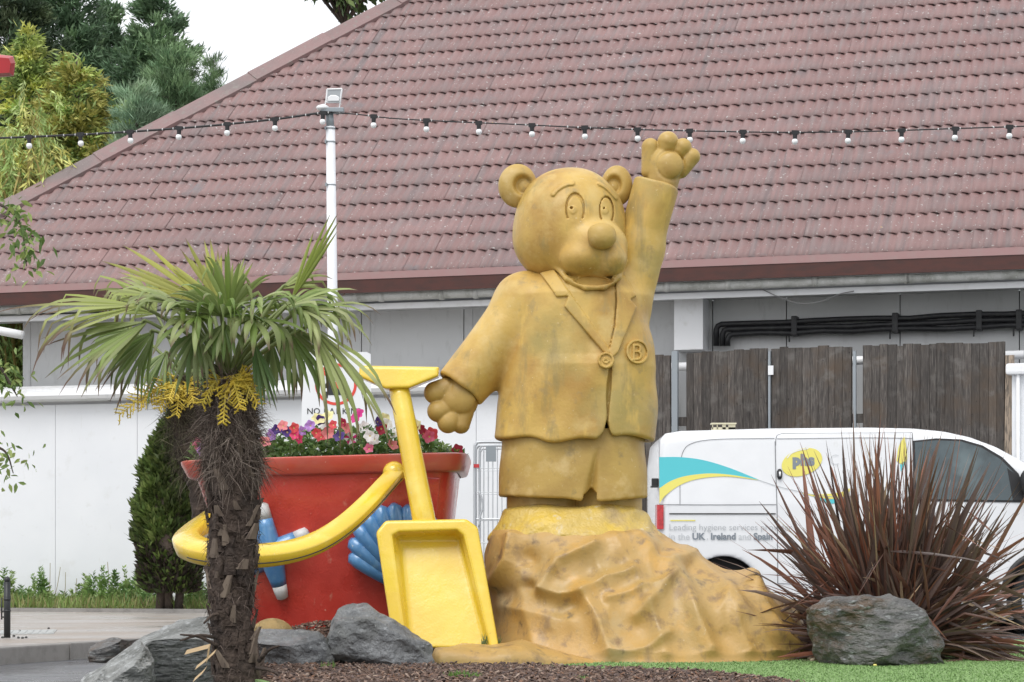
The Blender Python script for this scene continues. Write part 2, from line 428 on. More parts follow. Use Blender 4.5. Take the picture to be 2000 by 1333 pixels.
# short fibres of the artificial lawn
n = 70000
X = RG.uniform(-.4, 3.2, n); Y = 9.0+RG.random(n)*4.6
k = inpoly(X, Y, [V3(*p, 0) for p in bedp]) & ~inpoly(X, Y, barkpoly); X, Y = X[k], Y[k]; n = len(X)
th = RG.uniform(0, 6.3, n); h = RG.uniform(.004, .010, n)
B0 = np.stack([X, Y, np.full(n, BZ)], 1); sx = np.stack([np.cos(th), np.sin(th), 0*th], 1)*.0035
tp = B0+np.stack([RG.normal(0, .006, n), RG.normal(0, .006, n), h], 1)
Vc = np.stack([B0-sx, B0+sx, tp], 1).reshape(-1, 3)
cc = np.array((.20, .32, .115))*RG.uniform(.8, 1.25, (n, 1))*np.array([1, 1, 1])
m_leafc = M('leaf_tint', (1, 1, 1), .5, attr=True, trans=.25)
tag(mk('lawn_fibres', Vc, np.arange(n*3).reshape(-1, 3), M('lawn_fibre', (1, 1, 1), .8, attr=True), col=np.repeat(cc, 3, 0)), kind='stuff')

# ------------------------------------------------------------------ the building
PITCH = math.radians(40); DE = -.865
zE = 4.20                                                    # height of the lowest tile edge
def hip_solve(px, py):
    lo, hi = 0, 12
    for _ in range(60):
        t = (lo+hi)/2; a = a_at(px, DE+t)
        pt = Bp(a, DE+t, zE+t*math.tan(PITCH)); y = HY-(pt[2]-CAMH)*FPX/pt[1]
        if y > py: lo = t
        else: hi = t
    return a-t
AC = hip_solve(400, 203)
bld = thing('building', 'long low building with brown-red tiled hipped roof and pale panelled walls', 'building', Bp(AC+1, 0, 0))
A1 = 8.6
RFR = Matrix([list(BE), list(BD*math.cos(PITCH)+V3(0, 0, math.sin(PITCH))), list(np.cross(BE, BD*math.cos(PITCH)+V3(0, 0, math.sin(PITCH))))]).transposed().to_euler()
m_roof = M('red_roof_coating', (.240, .142, .135), .5, noise=[
    (2.2, (.195, .14, .138), .45, .72, 5), (1.0, (.26, .155, .147), .5, .7, 4),
    (1.0, (.165, .13, .13), .56, .70, 5, (7, .30, 1, RFR)), (1.0, (.215, .16, .155), .50, .68, 5, (16, .8, 1, RFR)), (1.0, (.285, .215, .205), .62, .76, 5, (20, .6, 1, RFR)),
    (1.6, (.18, .155, .16), .60, .74, 6), (22, (.50, .49, .47), .635, .69, 6), (11, (.40, .25, .08), .74, .78, 3)], bump=(140, .004), rand=.08)
# roof: pressed sheets of eight waves laid in courses
GA, TW, NW = .405, 1.12, 8
roof = thing('roof', None, None, (0, 0, 0)); roof.parent = bld; roof.location = tuple(-worg(bld)); ORG[roof.name] = np.zeros(3)
SU = BD*math.cos(PITCH)+V3(0, 0, math.sin(PITCH)); SN = np.cross(BE, SU)      # up the slope, outward normal
R0 = Bp(0, DE, zE)
def S(x, y, z=0): return R0+BE*x+SU*y+SN*z
mbu = MB()                                                   # boarding under the tiles, both slopes
TL = 9.0
mbu.add([S(AC, 0, -.02), S(A1, 0, -.02), S(A1, TL, -.02), S(AC+TL*math.cos(PITCH), TL, -.02)], [(0, 1, 2, 3)])
mbu.build('roof_underlay', m_under, roof)
bk_ = MB(); top = S(AC+TL*math.cos(PITCH), TL, -.02); cor = S(AC, 0, -.02)
bk_.add([cor, top, top+BD*6, cor+BD*18], [(0, 1, 2, 3)]); bk_.build('end_slope', m_roof, roof)
rows = int(TL/GA)
def tilemesh(xs, seed):
    """one sheet: xs sample positions along the wave; returns V,F in local x(along), y(up), z(out)"""
    wv = .0135*np.sin(2*math.pi*NW*xs/TW)+.004*np.sin(4*math.pi*NW*xs/TW+.9)
    n = len(xs); rws = []
    for y, lift, dz in ((-.012, .024, -.013), (-.012, .024, 0), (GA*.45, .018, 0), (GA*1.02, .004, 0)):
        rws.append(np.stack([xs, np.full(n, y), wv+lift+dz], 1))
    V = np.concatenate(rws); F = []
    for i in range(3):
        for j in range(n-1): F.append((i*n+j, i*n+j+1, (i+1)*n+j+1, (i+1)*n+j))
    return V, F
XS = np.linspace(0, TW+.012, NW*6+1)
Vt, Ft = tilemesh(XS, 0)
tile_me = meshdata('roof_tile', Vt, Ft, m_roof, smooth=True)
RM = Matrix([list(BE), list(SU), list(SN)]).transposed().to_4x4()
REUL = RM.to_euler()
ntile = 0
for r in range(rows):
    off = (r*.31) % TW-TW
    xl = AC+r*GA*math.cos(PITCH)+.05
    for c in range(-12, 12):
        x0 = c*TW+off
        if x0+TW < xl or x0 > A1: continue
        p = S(x0, r*GA, .003*rnd.random()+(c % 2)*.003)
        # leave out what lies wholly above the picture or to its right
        qx = CX+p[0]*FPX/p[1]; qy = HY-(p[2]-CAMH)*FPX/p[1]
        if qy < -45 or qx > 2060: continue
        if x0 > xl: me = tile_me
        else:
            kx = XS[XS+x0 >= xl]
            if len(kx) < 3: continue
            me = meshdata('roof_tile', *tilemesh(kx, 0), m_roof, smooth=True)
        o = bpy.data.objects.new('roof_tile', me); COL.objects.link(o); o.parent = roof
        o.location = tuple(p); o.rotation_euler = REUL; ntile += 1
print('tiles', ntile)
# hip caps: folded strips up the hip
HD = nrm(BE*math.cos(PITCH)+SU); HS = S(AC, 0, 0)
side = nrm(BE-HD*np.dot(BE, HD)); side2 = nrm(BD-HD*np.dot(BD, HD))     # towards the front slope / the end slope
hl = 0; i = 0
while hl < 11.5:
    ln = 1.32; st = HS+HD*(hl-.03); en = HS+HD*(hl+ln); up = SN
    lift = .055+(i % 2)*.012
    q = MB()
    prof = [(.21, -.045), (.205, .0), (.10, .022), (.02, .05)]
    ring = lambda c0: [c0+side*u+SN*(lift+v) for u, v in prof]+[c0-side*.02+SN*(lift+.05)]+[c0+side2*.12+SN*(lift-.02)]+[c0+side2*.22-SN*.02]
    q.loft([ring(st), ring(en)], cap=False, closed=False)
    q.loft([[p-SN*.006 for p in ring(st)], [p-SN*.006 for p in ring(en)]], cap=False, closed=False)
    q.loft([ring(st), [p-SN*.03 for p in ring(st)]], cap=False, closed=False)
    q.build('hip_cap', m_hip, roof, smooth=False); hl += ln; i += 1
# eaves
q = MB(); bbox(q, AC-.1, A1, DE-.03, DE+.0, zE-.075, zE+.01); q.build('drip_edge', m_drip, bld)
q = MB(); bbox(q, AC-.1, A1, DE-.022, DE+.02, zE-.235, zE-.076)
q.build('fascia', m_fascia, bld)
gt = MB(); gt.tube([Bp(AC, DE+.10, zE-.275), Bp(-4, DE+.10, zE-.285), Bp(0, DE+.1, zE-.272), Bp(3, DE+.1, zE-.285), Bp(A1, DE+.10, zE-.275)], .055, 12)
gut = gt.build('gutter', m_gut, bld, smooth=True)
for px in (690, 740, 858, 925, 1300, 1420, 1590, 1770, 1775, 30, 520):
    a = a_at(px, DE); t = MB(); t.tube([Bp(a-.03, DE+.10, zE-.279), Bp(a+.03, DE+.10, zE-.279)], .064, 12)
    t.build('gutter_clip', m_gut, gut, smooth=True)
q = MB(); bbox(q, AC, A1, DE+.20, DE+.24, zE-.415, zE-.345); q.build('soffit_board', m_pvc, bld)
q = MB(); bbox(q, AC, A1, DE+.02, .3, zE-.235, zE-.22); bbox(q, AC, A1, DE+.242, .02, zE-.36, zE-.35); q.build('soffit', m_greyp, bld)
ZS = zE-.362
aw0 = a_at(44, 0)
seams = [44, 265, 485, 706, 906, 1110, 1250, 1392, 1536, 1758, 1991, 2230]
for p0, p1 in zip(seams, seams[1:]):
    a0, a1 = a_at(p0, 0), a_at(p1, 0); q = MB()
    bbox(q, a0+.006, a1-.006, 0, .05, .1, ZS); q.build('wall_panel', m_greyp, bld)
    if p0 in (706, 906, 44):                                   # flat cover strip beside the joint
        q = MB(); bbox(q, a0+.012, a0+.115, -.012, -.001, 2.4, ZS-.002); q.build('cover_strip', m_greyp, bld)
q = MB(); bbox(q, aw0, A1, .055, .12, .1, ZS); q.build('wall_core', m_dark, bld)
q = MB(); bbox(q, aw0-.002, aw0+.1, .125, 9, .1, ZS); q.build('side_wall', m_greyp, bld)
# white boxed column and black pipes on the right
a0, a1 = a_at(1317, -.35), a_at(1373, -.35)
q = MB(); bbox(q, a0, a1, -.36, -.002, z_at(684, a0, -.36), ZS-.003); q.build('boxed_column', m_pvc, bld)
dp = -.14
def pipe(y0, y1, xk, yb, r=.034):
    ak = a_at(xk, dp); aR = a_at(2030, dp)
    z0 = z_at(y0, ak, dp); z1 = z_at(y1, aR, dp)
    pts = [Bp(ak, dp, z_at(yb, ak, dp)), Bp(ak, dp, z0-.06), Bp(ak+.02, dp, z0-.02), Bp(ak+.06, dp, z0)]
    for t in np.linspace(.1, 1, 10): pts.append(Bp(ak+.06+(aR-ak-.06)*t, dp+rnd.uniform(-.008, .008), z0+(z1-z0)*t+rnd.uniform(-.012, .012)))
    MB().tube(pts, r, 10).build('pipe', m_black, bld, smooth=True)
pipe(634, 612, 1399, 676); pipe(643.5, 625, 1411, 676); pipe(653.5, 636, 1421, 676)
for px, yy in ((1551, 637), (1748, 631), (1912, 626), (1990, 625)):
    a = a_at(px, dp-.03); z = z_at(yy, a, dp)
    q = MB(); bbox(q, a-.035, a+.035, dp-.045, dp+.13, z-.115, z+.115)
    bbox(q, a-.07, a-.05, dp-.02, dp, z-.19, z-.1); q.build('pipe_clamp', m_black, bld, bevel=.012)
# loose wire drooping below the gutter
wp = [(1362, 546), (1400, 553), (1450, 556), (1480, 562), (1520, 580), (1560, 593), (1600, 590), (1640, 575), (1668, 569)]
q = MB(); q.tube(spline([P(x, y, Bp(a_at(x, DE), DE+.18, 0)[1]) for x, y in wp], 40), .006, 6)
tag(q.build('hanging_wire', M('grey_cable', (.18, .18, .18), .5)), 'loose grey wire drooping under the gutter on the right', 'wire')
# porch post and brace at the far left
q = MB(); q.tube([P(-140, 622, 28.3), P(-20, 643, 28.1), P(44, 655, 28.0)], .055, 10); q.build('porch_brace', m_pvc, bld, smooth=True)
q = MB(); bbox(q, AC+.15, AC+.3, -.55, -.4, .1, ZS); q.build('porch_post', m_pvc, bld)

# ------------------------------------------------------------------ white yard walls
def yardwall(px0, px1, d, seams, ytop, label):
    a0, a1 = a_at(px0, d), a_at(px1, d)
    t = thing('yard_wall', label, 'wall', Bp((a0+a1)/2, d+.15, .12))
    ed = [a0]+[a_at(s, d) for s in seams]+[a1]
    zt = z_at(ytop, a_at(max(px0, 0), d), d)
    q = MB(); bbox(q, a0, a1, d+.03, d+.3, -.02, zt); q.build('wall_core', m_white, t)
    for e0, e1 in zip(ed, ed[1:]):
        q = MB(); bbox(q, e0+.003, e1-.003, d, d+.028, -.02, zt-.004); q.build('wall_panel', m_white, t)
    return t, a0, a1, zt
t, a0, a1, zt = yardwall(-320, 1290, -.56, [-120, 108, 268, 470, 700, 930, 1130], 793, 'long white panelled wall with rounded coping behind the palm and bucket')
q = MB(); pr = [(.06, -.005), (.04, .03), (-.12, .03), (-.17, .055), (-.19, .10), (-.17, .15), (-.10, .175), (-.10, .20), (.02, .24), (.34, .255), (.34, -.005)]
q.loft([[Bp(a, -.56+u, zt+v) for u, v in pr] for a in (a0, a1)]); q.build('coping', m_pvc, t)
for px in (45, 205, 640):
    a = a_at(px, -.75); q = MB(); q.loft([[Bp(a+s, -.56+u-.006*(u < .3), zt+v) for u, v in pr[1:8]] for s in (-.02, .02)]); q.build('coping_joint', m_pvc, t)
t2, b0, b1, zt2 = yardwall(1976, 2150, -1.62, [2080], 733, 'short white wall beside the timber fence at the right edge')
q = MB(); bbox(q, b0-.06, b1, -1.72, -1.3, zt2, zt2+.12); q.build('coping', m_pvc, t2, bevel=.03)
q = MB(); q.tube([Bp(b0+.07, -1.67, 0.0), Bp(b0+.07, -1.67, zt2)], .022, 8); q.build('downpipe', m_pvc, t2, smooth=True)

# ------------------------------------------------------------------ timber fence behind the van
fd = -1.55
fen = thing('timber_fence', 'dark weathered close-board timber fence on grey steel posts behind the van', 'fence', Bp(a_at(1600, fd), fd, 0))
for (p0, p1, y0, y1, nb) in ((1225, 1309, 695, 693, 5), (1341, 1498, 689, 682, 10), (1507, 1663, 680, 676, 10), (1686, 1962, 676, 668, 17)):
    for i in range(nb):
        jj = [0]+[rnd.uniform(-.18, .18) for _ in range(nb-1)]+[0] if i == 0 else jj
        a0 = a_at(p0+(p1-p0)*(i+jj[i])/nb, fd); a1 = a_at(p0+(p1-p0)*(i+1+jj[i+1])/nb, fd)
        z = z_at(y0+(y1-y0)*(i+.5)/nb, a0, fd)+rnd.uniform(-.012, .012)
        q = MB(); dd = rnd.uniform(0, .006)
        q.loft([[Bp(a0+.001, fd+dd, zz), Bp(a0+.006, fd+dd-.004, zz), Bp(a1-.006, fd+dd-.004, zz), Bp(a1-.001, fd+dd, zz), Bp(a1+.008, fd+dd+.02, zz), Bp(a0-.008, fd+dd+.02, zz)] for zz in (.05, z)])
        q.build('board', m_wood, fen)
for px, ww in ((1318, 11), (1503, 4), (1669, 5)):
    a = a_at(px, fd); hw = ww*.003
    q = MB(); bbox(q, a-hw, a+hw, fd-.02, fd+.06, 0, z_at(686, a, fd)); q.build('post', m_galv, fen)
q = MB(); a = a_at(1505, fd-.04)
bbox(q, a-.03, a+.03, fd-.035, fd-.021, z_at(733, a, fd), z_at(715, a, fd)); q.build('tag_plate', m_pvc, fen)
q = MB(); a = a_at(1968, fd); q.obox(Bp(a-.05, fd-.03, 0), BE*.09, BD*.09, V3(.03, 0, 2.95)); q.build('end_post', m_rawwood, fen)
for r_, yy in ((.03, 700), (.03, 760)):
    q = MB(); bbox(q, a_at(1230, fd), a_at(1960, fd), fd+.042, fd+.09, 2.25-(yy-700)*.02, 2.35-(yy-700)*.02); q.build('rail', m_wood, fen)
q = MB(); q.tube([Bp(a_at(1290, -.8), -.8, 2.98), Bp(a_at(2000, -.8), -.8, 3.02)], .05, 10)
tag(q.build('white_pipe', m_pvc, None, smooth=True), 'white plastic pipe running behind the fence, seen through its gaps', 'pipe')
# ------------------------------------------------------------------ bear statue, sculpted in parts
BZP = 12.0; BPX = BZP/FPX
OCH = (.575, .378, .098)
m_bear = M('ochre_painted_resin', OCH, .42, noise=[
    (3.2, (.43, .25, .06), .42, .66, 5), (5.5, (.60, .43, .16), .52, .72, 5), (2.1, (.40, .30, .095), .52, .70, 4), (6, (.30, .225, .085), .57, .74, 6, (1.6, 1.6, .35)),
    (13, (.36, .25, .10), .60, .76, 6), (6, (.24, .195, .10), .60, .76, 6), (45, (.66, .53, .29), .68, .78, 3), (95, (.66, .56, .36), .73, .77, 3),
    (9, (.66, .44, .11), .60, .74, 4, (1, 1, .35))],
    bump=((60, .0012, 5), (9, .005, 3)), rvar=(4, .38, .62))
m_bear2 = M('darker_worn_ochre_resin', (.475, .315, .085), .45, noise=[  # whole parts in darker ochre than head and jacket, mottled at random
    (3.2, (.38, .235, .065), .42, .64, 5), (6, (.58, .42, .18), .55, .72, 5), (11, (.28, .20, .085), .60, .76, 6), (7, (.17, .14, .07), .64, .78, 6), (40, (.60, .49, .28), .68, .78, 3)],
    bump=((60, .0012, 5), (9, .005, 3)), rvar=(4, .38, .62))
m_base = M('tan_resin_drape', (.49, .30, .095), .45, noise=[
    (2.6, (.42, .275, .095), .42, .62, 5), (5, (.55, .31, .07), .56, .74, 5), (3.0, (.47, .36, .20), .54, .74, 5), (9, (.30, .19, .08), .56, .70, 6, (1, 1, .5)), (12, (.25, .155, .075), .56, .72, 6), (8, (.13, .09, .05), .63, .78, 7), (6, (.16, .13, .07), .62, .76, 7), (50, (.58, .46, .28), .68, .78, 3)],
    bump=((50, .002, 5), (14, .004, 4)), rvar=(3, .34, .6))
m_pedy = M('yellow_resin_patches', (.55, .39, .10), .42, noise=[(4, (.62, .43, .07), .45, .6, 4), (6, (.42, .30, .13), .52, .7, 5), (14, (.6, .52, .36), .62, .72, 5, (1, 1, .4)), (10, (.22, .15, .08), .66, .78, 6)],
    bump=((40, .005, 5), (10, .015, 3)))
bear = thing('bear_statue', 'tall ochre statue of a bear in jacket and shorts, waving from a draped sand mound', 'statue', (135*BPX, BZP, BZ))

def torso(U, V, W):
    vs = [500, 540, 580, 640, 720, 800, 862, 900]
    c = np.interp(V, vs, [1136, 1135, 1131, 1133, 1133, 1127, 1121, 1120]).astype(np.float32)
    hw = np.interp(V, vs, [46, 84, 122, 134, 149, 154, 159, 160]).astype(np.float32)
    dw = np.interp(V, vs, [40, 66, 88, 96, 104, 106, 108, 108]).astype(np.float32)
    k = (np.abs((U-c)/hw)**2.5+np.abs(W/dw)**2.5+1e-9)**(1/2.5)
    return (k-1)*np.minimum(hw, dw)*.92
LA0, LA1 = (1028, 596, 4), (898, 764, -22)
RA0, RA1, RA2 = (1222, 590, 14), (1252, 480, 14), (1285, 352, 6)
def jacket(U, V, W):
    d = torso(U, V, W)
    hem = 861+4*np.sin((U-1010)/38)+3*np.sin(U/17+1)
    # hem: outer skin with a hollow underside
    tors = smax(smax(d, 526-V, 8), V-hem, 7)
    tors = smax(tors, -np.maximum(d+9, (hem-14)-V), 3)
    la = cap3(U, V, W, LA0, LA1, 60, 50)
    dr = nrm(np.array(LA1)-np.array(LA0)); pl = (U-LA1[0])*dr[0]+(V-LA1[1])*dr[1]+(W-LA1[2])*dr[2]
    la = smax(la, pl, 8); la = smax(la, -np.maximum(cap3(U, V, W, LA0, LA1, 48, 41), -(pl+12)), 3)
    sh = ell(U, V, W, (1030, 590, 4), (62, 56, 60))
    d = smin(tors, smin(la, sh, 24), 16)
    ra = smin(cap3(U, V, W, RA0, RA1, 52, 46), cap3(U, V, W, RA1, RA2, 46, 44.5), 14)
    n = nrm((.30, -.95, .05)); pl = (U-1284)*n[0]+(V-359)*n[1]+(W-6)*n[2]
    ra = smax(ra, pl, 6); ra = smax(ra, -np.maximum(cap3(U, V, W, RA1, RA2, 36, 35), -(pl+11)), 3)
    d = smin(d, ra, 26)
    # neck opening
    d = smax(d, -ell(U, V, W, (1128, 505, 0), (74, 46, 66)), 8)
    # front opening: groove with the near edge proud, notch at the hem
    ge = np.interp(V, [690, 720, 760, 800, 858, 880], [1190, 1186, 1183, 1181, 1180, 1180])
    fr = (W < 0)
    d = np.where(fr, d-3.5*np.clip((ge-U+1.5)/3, 0, 1)*np.clip((V-700)/20, 0, 1)*np.clip((U-1050)/60, 0, 1), d)
    g = np.maximum(np.abs(U-ge-2)-2.2, np.maximum(712-V, -(d+9)))
    d = np.where(fr, smax(d, -g, 1.5), d)
    notch = poly2(U, V, [(1180.5, 822), (1189, 853), (1206, 872), (1150, 874), (1173, 850)])
    d = np.where(W < -20, smax(d, -np.maximum(notch, -(d+16)), 3), d)
    # shallow cloth undulation
    return d+1.6*np.sin(U/31+V/47)*np.sin(V/39-U/80)+.9*np.sin(U/13+V/21)
m = sculpt('jacket', jacket, (830, 330, -128), (1350, 890, 128), 2.2, BZP, m_bear, bear); jack = m

def lapels(U, V, W):
    b = torso(U, V, W); V = V-8; U = U+3
    L = poly2(U, V, [(1056, 530), (1088, 583), (1110, 582), (1103, 602), (1181, 694), (1193, 690), (1150, 628), (1112, 572), (1084, 526)])
    R = poly2(U, V, [(1200, 528), (1222, 536), (1243, 578), (1231, 586), (1243, 600), (1206, 690), (1193, 702), (1188, 690), (1200, 640), (1204, 590)])
    tie = poly2(U, V, [(1110, 540), (1200, 540), (1202, 590), (1198, 640), (1187, 692), (1150, 630), (1112, 572)])
    f = np.where(W < 0, 0, 60.)
    dl = smax(smax(np.minimum(L, R), b-6.5, 3), -(b+12), 3)
    dt = smax(smax(tie, b-2., 2), -(b+12), 3)
    return np.maximum(np.minimum(dl, dt), W+15)
sculpt('lapel', lapels, (1045, 520, -125), (1255, 722, 0), 1.8, BZP, m_bear, jack)
def badge(U, V, W):
    b = torso(U, V, W); V = V-8; U = U+3
    r = np.sqrt((U-1244)**2+((V-687)*.95)**2)
    ch = path2(U, V, [(1236, 674), (1236, 701)])
    for cy, rr in ((681, 6.5), (694.5, 7.5)):
        arc = np.abs(np.sqrt((U-1243)**2+(V-cy)**2)-rr)+np.where(U < 1241, 40, 0)
        ch = np.minimum(ch, arc)
        for yy in (cy-rr, cy+rr): ch = np.minimum(ch, seg2(U, V, (1236, yy), (1243, yy)))
    top = b-3.2-np.where(np.abs(r-20.5) < 2.4, 2.6, 0)-np.where(ch < 2.1, 3.0, 0)
    return smax(smax(r-23, top, 1.2), -(b+8), 2)+np.where(W > -10, 40., 0)
sculpt('badge', badge, (1212, 664, -122), (1270, 726, -20), 1.2, BZP, m_bear, jack)
def button(U, V, W):
    b = torso(U, V, W); V = V-8; U = U+3; r = np.sqrt((U-1182)**2+(V-706)**2)
    sy = np.minimum(np.abs(np.sqrt((U-1182)**2+(V-706)**2)-5), path2(U, V, [(1176, 708), (1182, 703), (1188, 708)]))
    top = b-8-np.where(np.abs(r-13.5) < 2.2, 3, 0)-np.where(sy < 1.4, 1.6, 0)
    return smax(smax(r-16, top, 1.5), -(b+6), 2)+np.where(W > -10, 40., 0)
sculpt('button', button, (1156, 690, -128), (1202, 738, -20), 1.2, BZP, m_bear, jack)

def head(U, V, W):
    d = ell(U, V, W, (1113, 437, 6), (109, 110, 100))
    d = smin(d, ell(U, V, W, (1112, 474, 4), (106, 84, 94)), 22)
    d = smin(d, ell(U, V, W, (1144, 512, -38), (70, 50, 64)), 14)
    U0, V0 = U, V; U = U+2.5; V = V-9
    mz = ell(U, V, W, (1159, 484, -56), (66, 58, 57)); d = smin(d, mz, 9)
    # crescent lower lip, open smile, then the two lip lobes over it
    jawl = None
    pts = [(1074, 488, -34), (1086, 517, -58), (1108, 546, -80), (1144, 564, -93), (1178, 563, -93), (1206, 543, -78), (1221, 508, -50)]
    for a, b in zip(pts, pts[1:]):
        k = cap3(U, V, W, a, b, 6, 6); jawl = k if jawl is None else smin(jawl, k, 3)
    d = smin(d, smin(jawl, ell(U, V, W, (1154, 555, -68), (48, 15, 28)), 4), 5)
    d = smax(d, -ell(U, V, W, (1160, 549, -106), (43, 11, 44)), 2.5)
    up = smin(ell(U, V, W, (1136, 506, -76), (44, 34, 42)), ell(U, V, W, (1193, 507, -76), (31, 33, 40)), 1)
    d = smin(d, smin(mz, up, 10), 2.5)
    d = smax(d, -cap3(U, V, W, (1170, 500, -121), (1167, 550, -94), 2.5, 10), 4)
    U, V = U0+2.5, V0-12
    hd = d
    e1 = np.sqrt(((U-1123)/17)**2+((V-412)/30)**2)-1; e2 = np.sqrt(((U-1184)/13.5)**2+((V-411)/28)**2)-1
    for e, s in ((e1, 18), (e2, 15)):
        d = np.where((W < -30) & (V < 430), smax(d, -np.maximum(np.abs(e*s)-1.5, -(hd+5.5)), 1.2), d)
    for c in ((1119, 413, 9), (1181, 411, 8)):
        r = np.sqrt((U-c[0])**2+(V-c[1])**2)
        d = np.where(W < -30, d-1.6*np.clip((c[2]-r)/2.0, 0, 1), d)
    for c in ((1116, 409), (1179, 407)):
        r = np.sqrt((U-c[0])**2+(V-c[1])**2)
        d = np.where(W < -30, smax(d, -np.maximum(r-2.6, -(hd+6)), 1), d)
    for p, wd in (([(1081, 381), (1086, 374), (1098, 365), (1109, 360), (1119, 359)], 4.2), ([(1170, 357), (1180, 361), (1190, 368), (1204, 382)], 3.4)):
        b = path2(U, V, p)
        d = np.where(W < 0, d-3.6*np.clip((wd+1.3-b)/2.2, 0, 1), d)
    U, V = U0, V0
    return d+.8*np.sin(U/21+W/17)*np.sin(V/23)
hd_ = sculpt('head', head, (992, 306, -150), (1232, 578, 115), 1.8, BZP, m_bear, bear)
def nose(U, V, W): return smin(ell(U, V, W, (1171, 481, -119), (27.5, 23.5, 22)), ell(U, V, W, (1170, 470, -117), (25.5, 16, 20)), 6)
sculpt('nose', nose, (1136, 446, -164), (1206, 516, -95), 1.8, BZP, m_bear2, hd_)
def ear(cx, cy, cz, rx, ry, rz, dx, side):
    def f(U, V, W):
        d = ell(U, V, W, (cx, cy, cz), (rx, ry, rz))
        dish = ell(U, V, W, (cx+dx, cy+1, cz-rz*.95), (rx*.50, ry*.46, rz*.95))
        d = smax(d, -dish, 8)
        return smin(d, ell(U, V, W, (cx+dx+1, cy+2, cz-2), (rx*.40, ry*.38, 9)), 3)
    sculpt('ear', f, (cx-rx-6, cy-ry-6, cz-rz-6), (cx+rx+6, cy+ry+6, cz+rz+6), 1.7, BZP, m_bear2, hd_)
ear(1011, 363, 4, 38, 43, 24, 11, -1); ear(1206, 359, 26, 31, 40, 22, -7, 1)

def pawL(U, V, W):
    d = ell(U, V, W, (893, 783, -20), (41, 42, 27))
    d = smin(d, cap3(U, V, W, (915, 750, -20), (890, 785, -20), 34, 36), 10)
    for a, b, r0, r1 in (((876, 762, -26), (851, 770, -32), 23, 22), ((878, 797, -28), (857, 806, -36), 20, 21.5), ((888, 812, -28), (876, 828, -36), 19, 21), ((905, 808, -26), (901, 832, -30), 21, 17.5)):
        d = smin(d, cap3(U, V, W, a, b, r0, r1), 1.8)
    pad = ell(U, V, W, (903, 779, -42), (27, 34, 16))
    return smin(d, pad, 1.5)
sculpt('paw', pawL, (820, 735, -75), (955, 860, 25), 1.8, BZP, m_bear2, bear)
def pawR(U, V, W):
    d = ell(U, V, W, (1298, 322, 0), (36, 40, 24))
    d = smin(d, cap3(U, V, W, (1290, 374, 4), (1298, 326, 0), 32, 33), 10)
    for a, b, r0, r1 in (((1268, 336, -2), (1270, 288, -4), 15.5, 17), ((1297, 306, -2), (1304, 279, -8), 16, 20.5), ((1317, 308, -2), (1333, 289, -6), 14, 17.5), ((1330, 334, 0), (1351, 307, -3), 15, 16.5)):
        d = smin(d, cap3(U, V, W, a, b, r0, r1), 1.6)
    pad = ell(U, V, W, (1308, 327, -23), (25.5, 27, 13))
    ring = np.sqrt((U-1308)**2+((V-327)*.95)**2)
    d = smin(d, pad, 1.2)
    return np.where(W < -8, d+2.2*np.exp(-((ring-27)/2.4)**2), d)
sculpt('paw', pawR, (1240, 250, -55), (1372, 400, 45), 1.8, BZP, m_bear2, bear)

def shorts(U, V, W):
    hw = np.interp(V, [840, 870, 940, 985], [140, 141, 145, 148]); dw = np.interp(V, [840, 985], [92, 100])
    k = (np.abs((U-1119)/hw)**2.6+np.abs(W/dw)**2.6+1e-9)**(1/2.6)
    d = (k-1)*92
    hem = np.interp(U, [970, 1000, 1060, 1100, 1140, 1147, 1153, 1180, 1220, 1268], [972, 973, 974, 977, 985, 985, 984, 981, 977, 974])
    o = smax(d, V-hem, 5); o = smax(o, -np.maximum(d+8, (hem-13)-V), 3)
    # crotch crease
    cu = np.interp(V, [860, 900, 985], [1170, 1160, 1148]); wd = np.interp(V, [890, 985], [4, 10])
    g = np.exp(-((U-cu)/wd)**2)*np.clip((V-880)/70, 0, 1)*14
    o = np.where(W < 0, o+g, o)
    return o+1.4*np.sin(U/23+V/35)*np.sin(V/29)+np.where(V < 842, 30., 0)
sculpt('shorts', shorts, (962, 838, -112), (1276, 996, 112), 2.2, BZP, m_bear2, bear)
for cx in (1062, 1182):
    def leg(U, V, W, cx=cx): return smax((np.sqrt(((U-cx)/72)**2+(W/66)**2)-1)*66, np.abs(V-985)-38, 4)
    sculpt('leg', leg, (cx-76, 942, -72), (cx+76, 1028, 72), 2.6, BZP, m_bear2, bear)
def ped(U, V, W):
    vs = [985, 998, 1008, 1025, 1046, 1070]
    hl = np.interp(V, vs, [128, 136, 142, 154, 168, 172]); dw = np.interp(V, vs, [78, 92, 100, 114, 128, 132])
    c = np.interp(V, vs, [1119, 1119, 1120, 1121, 1124, 1126])
    k = (np.abs((U-c)/hl)**2.3+np.abs(W/dw)**2.3+1e-9)**(1/2.3)
    d = (k-1)*dw
    return smax(d+2.6*np.sin(U/15+V/9)*np.sin(W/19+U/29)+2*np.sin(U/37-V/15), np.abs(V-1025)-(36+3*np.sin(U/23)), 10)
sculpt('pedestal', ped, (942, 980, -142), (1304, 1066, 142), 2.2, BZP, m_pedy, bear)

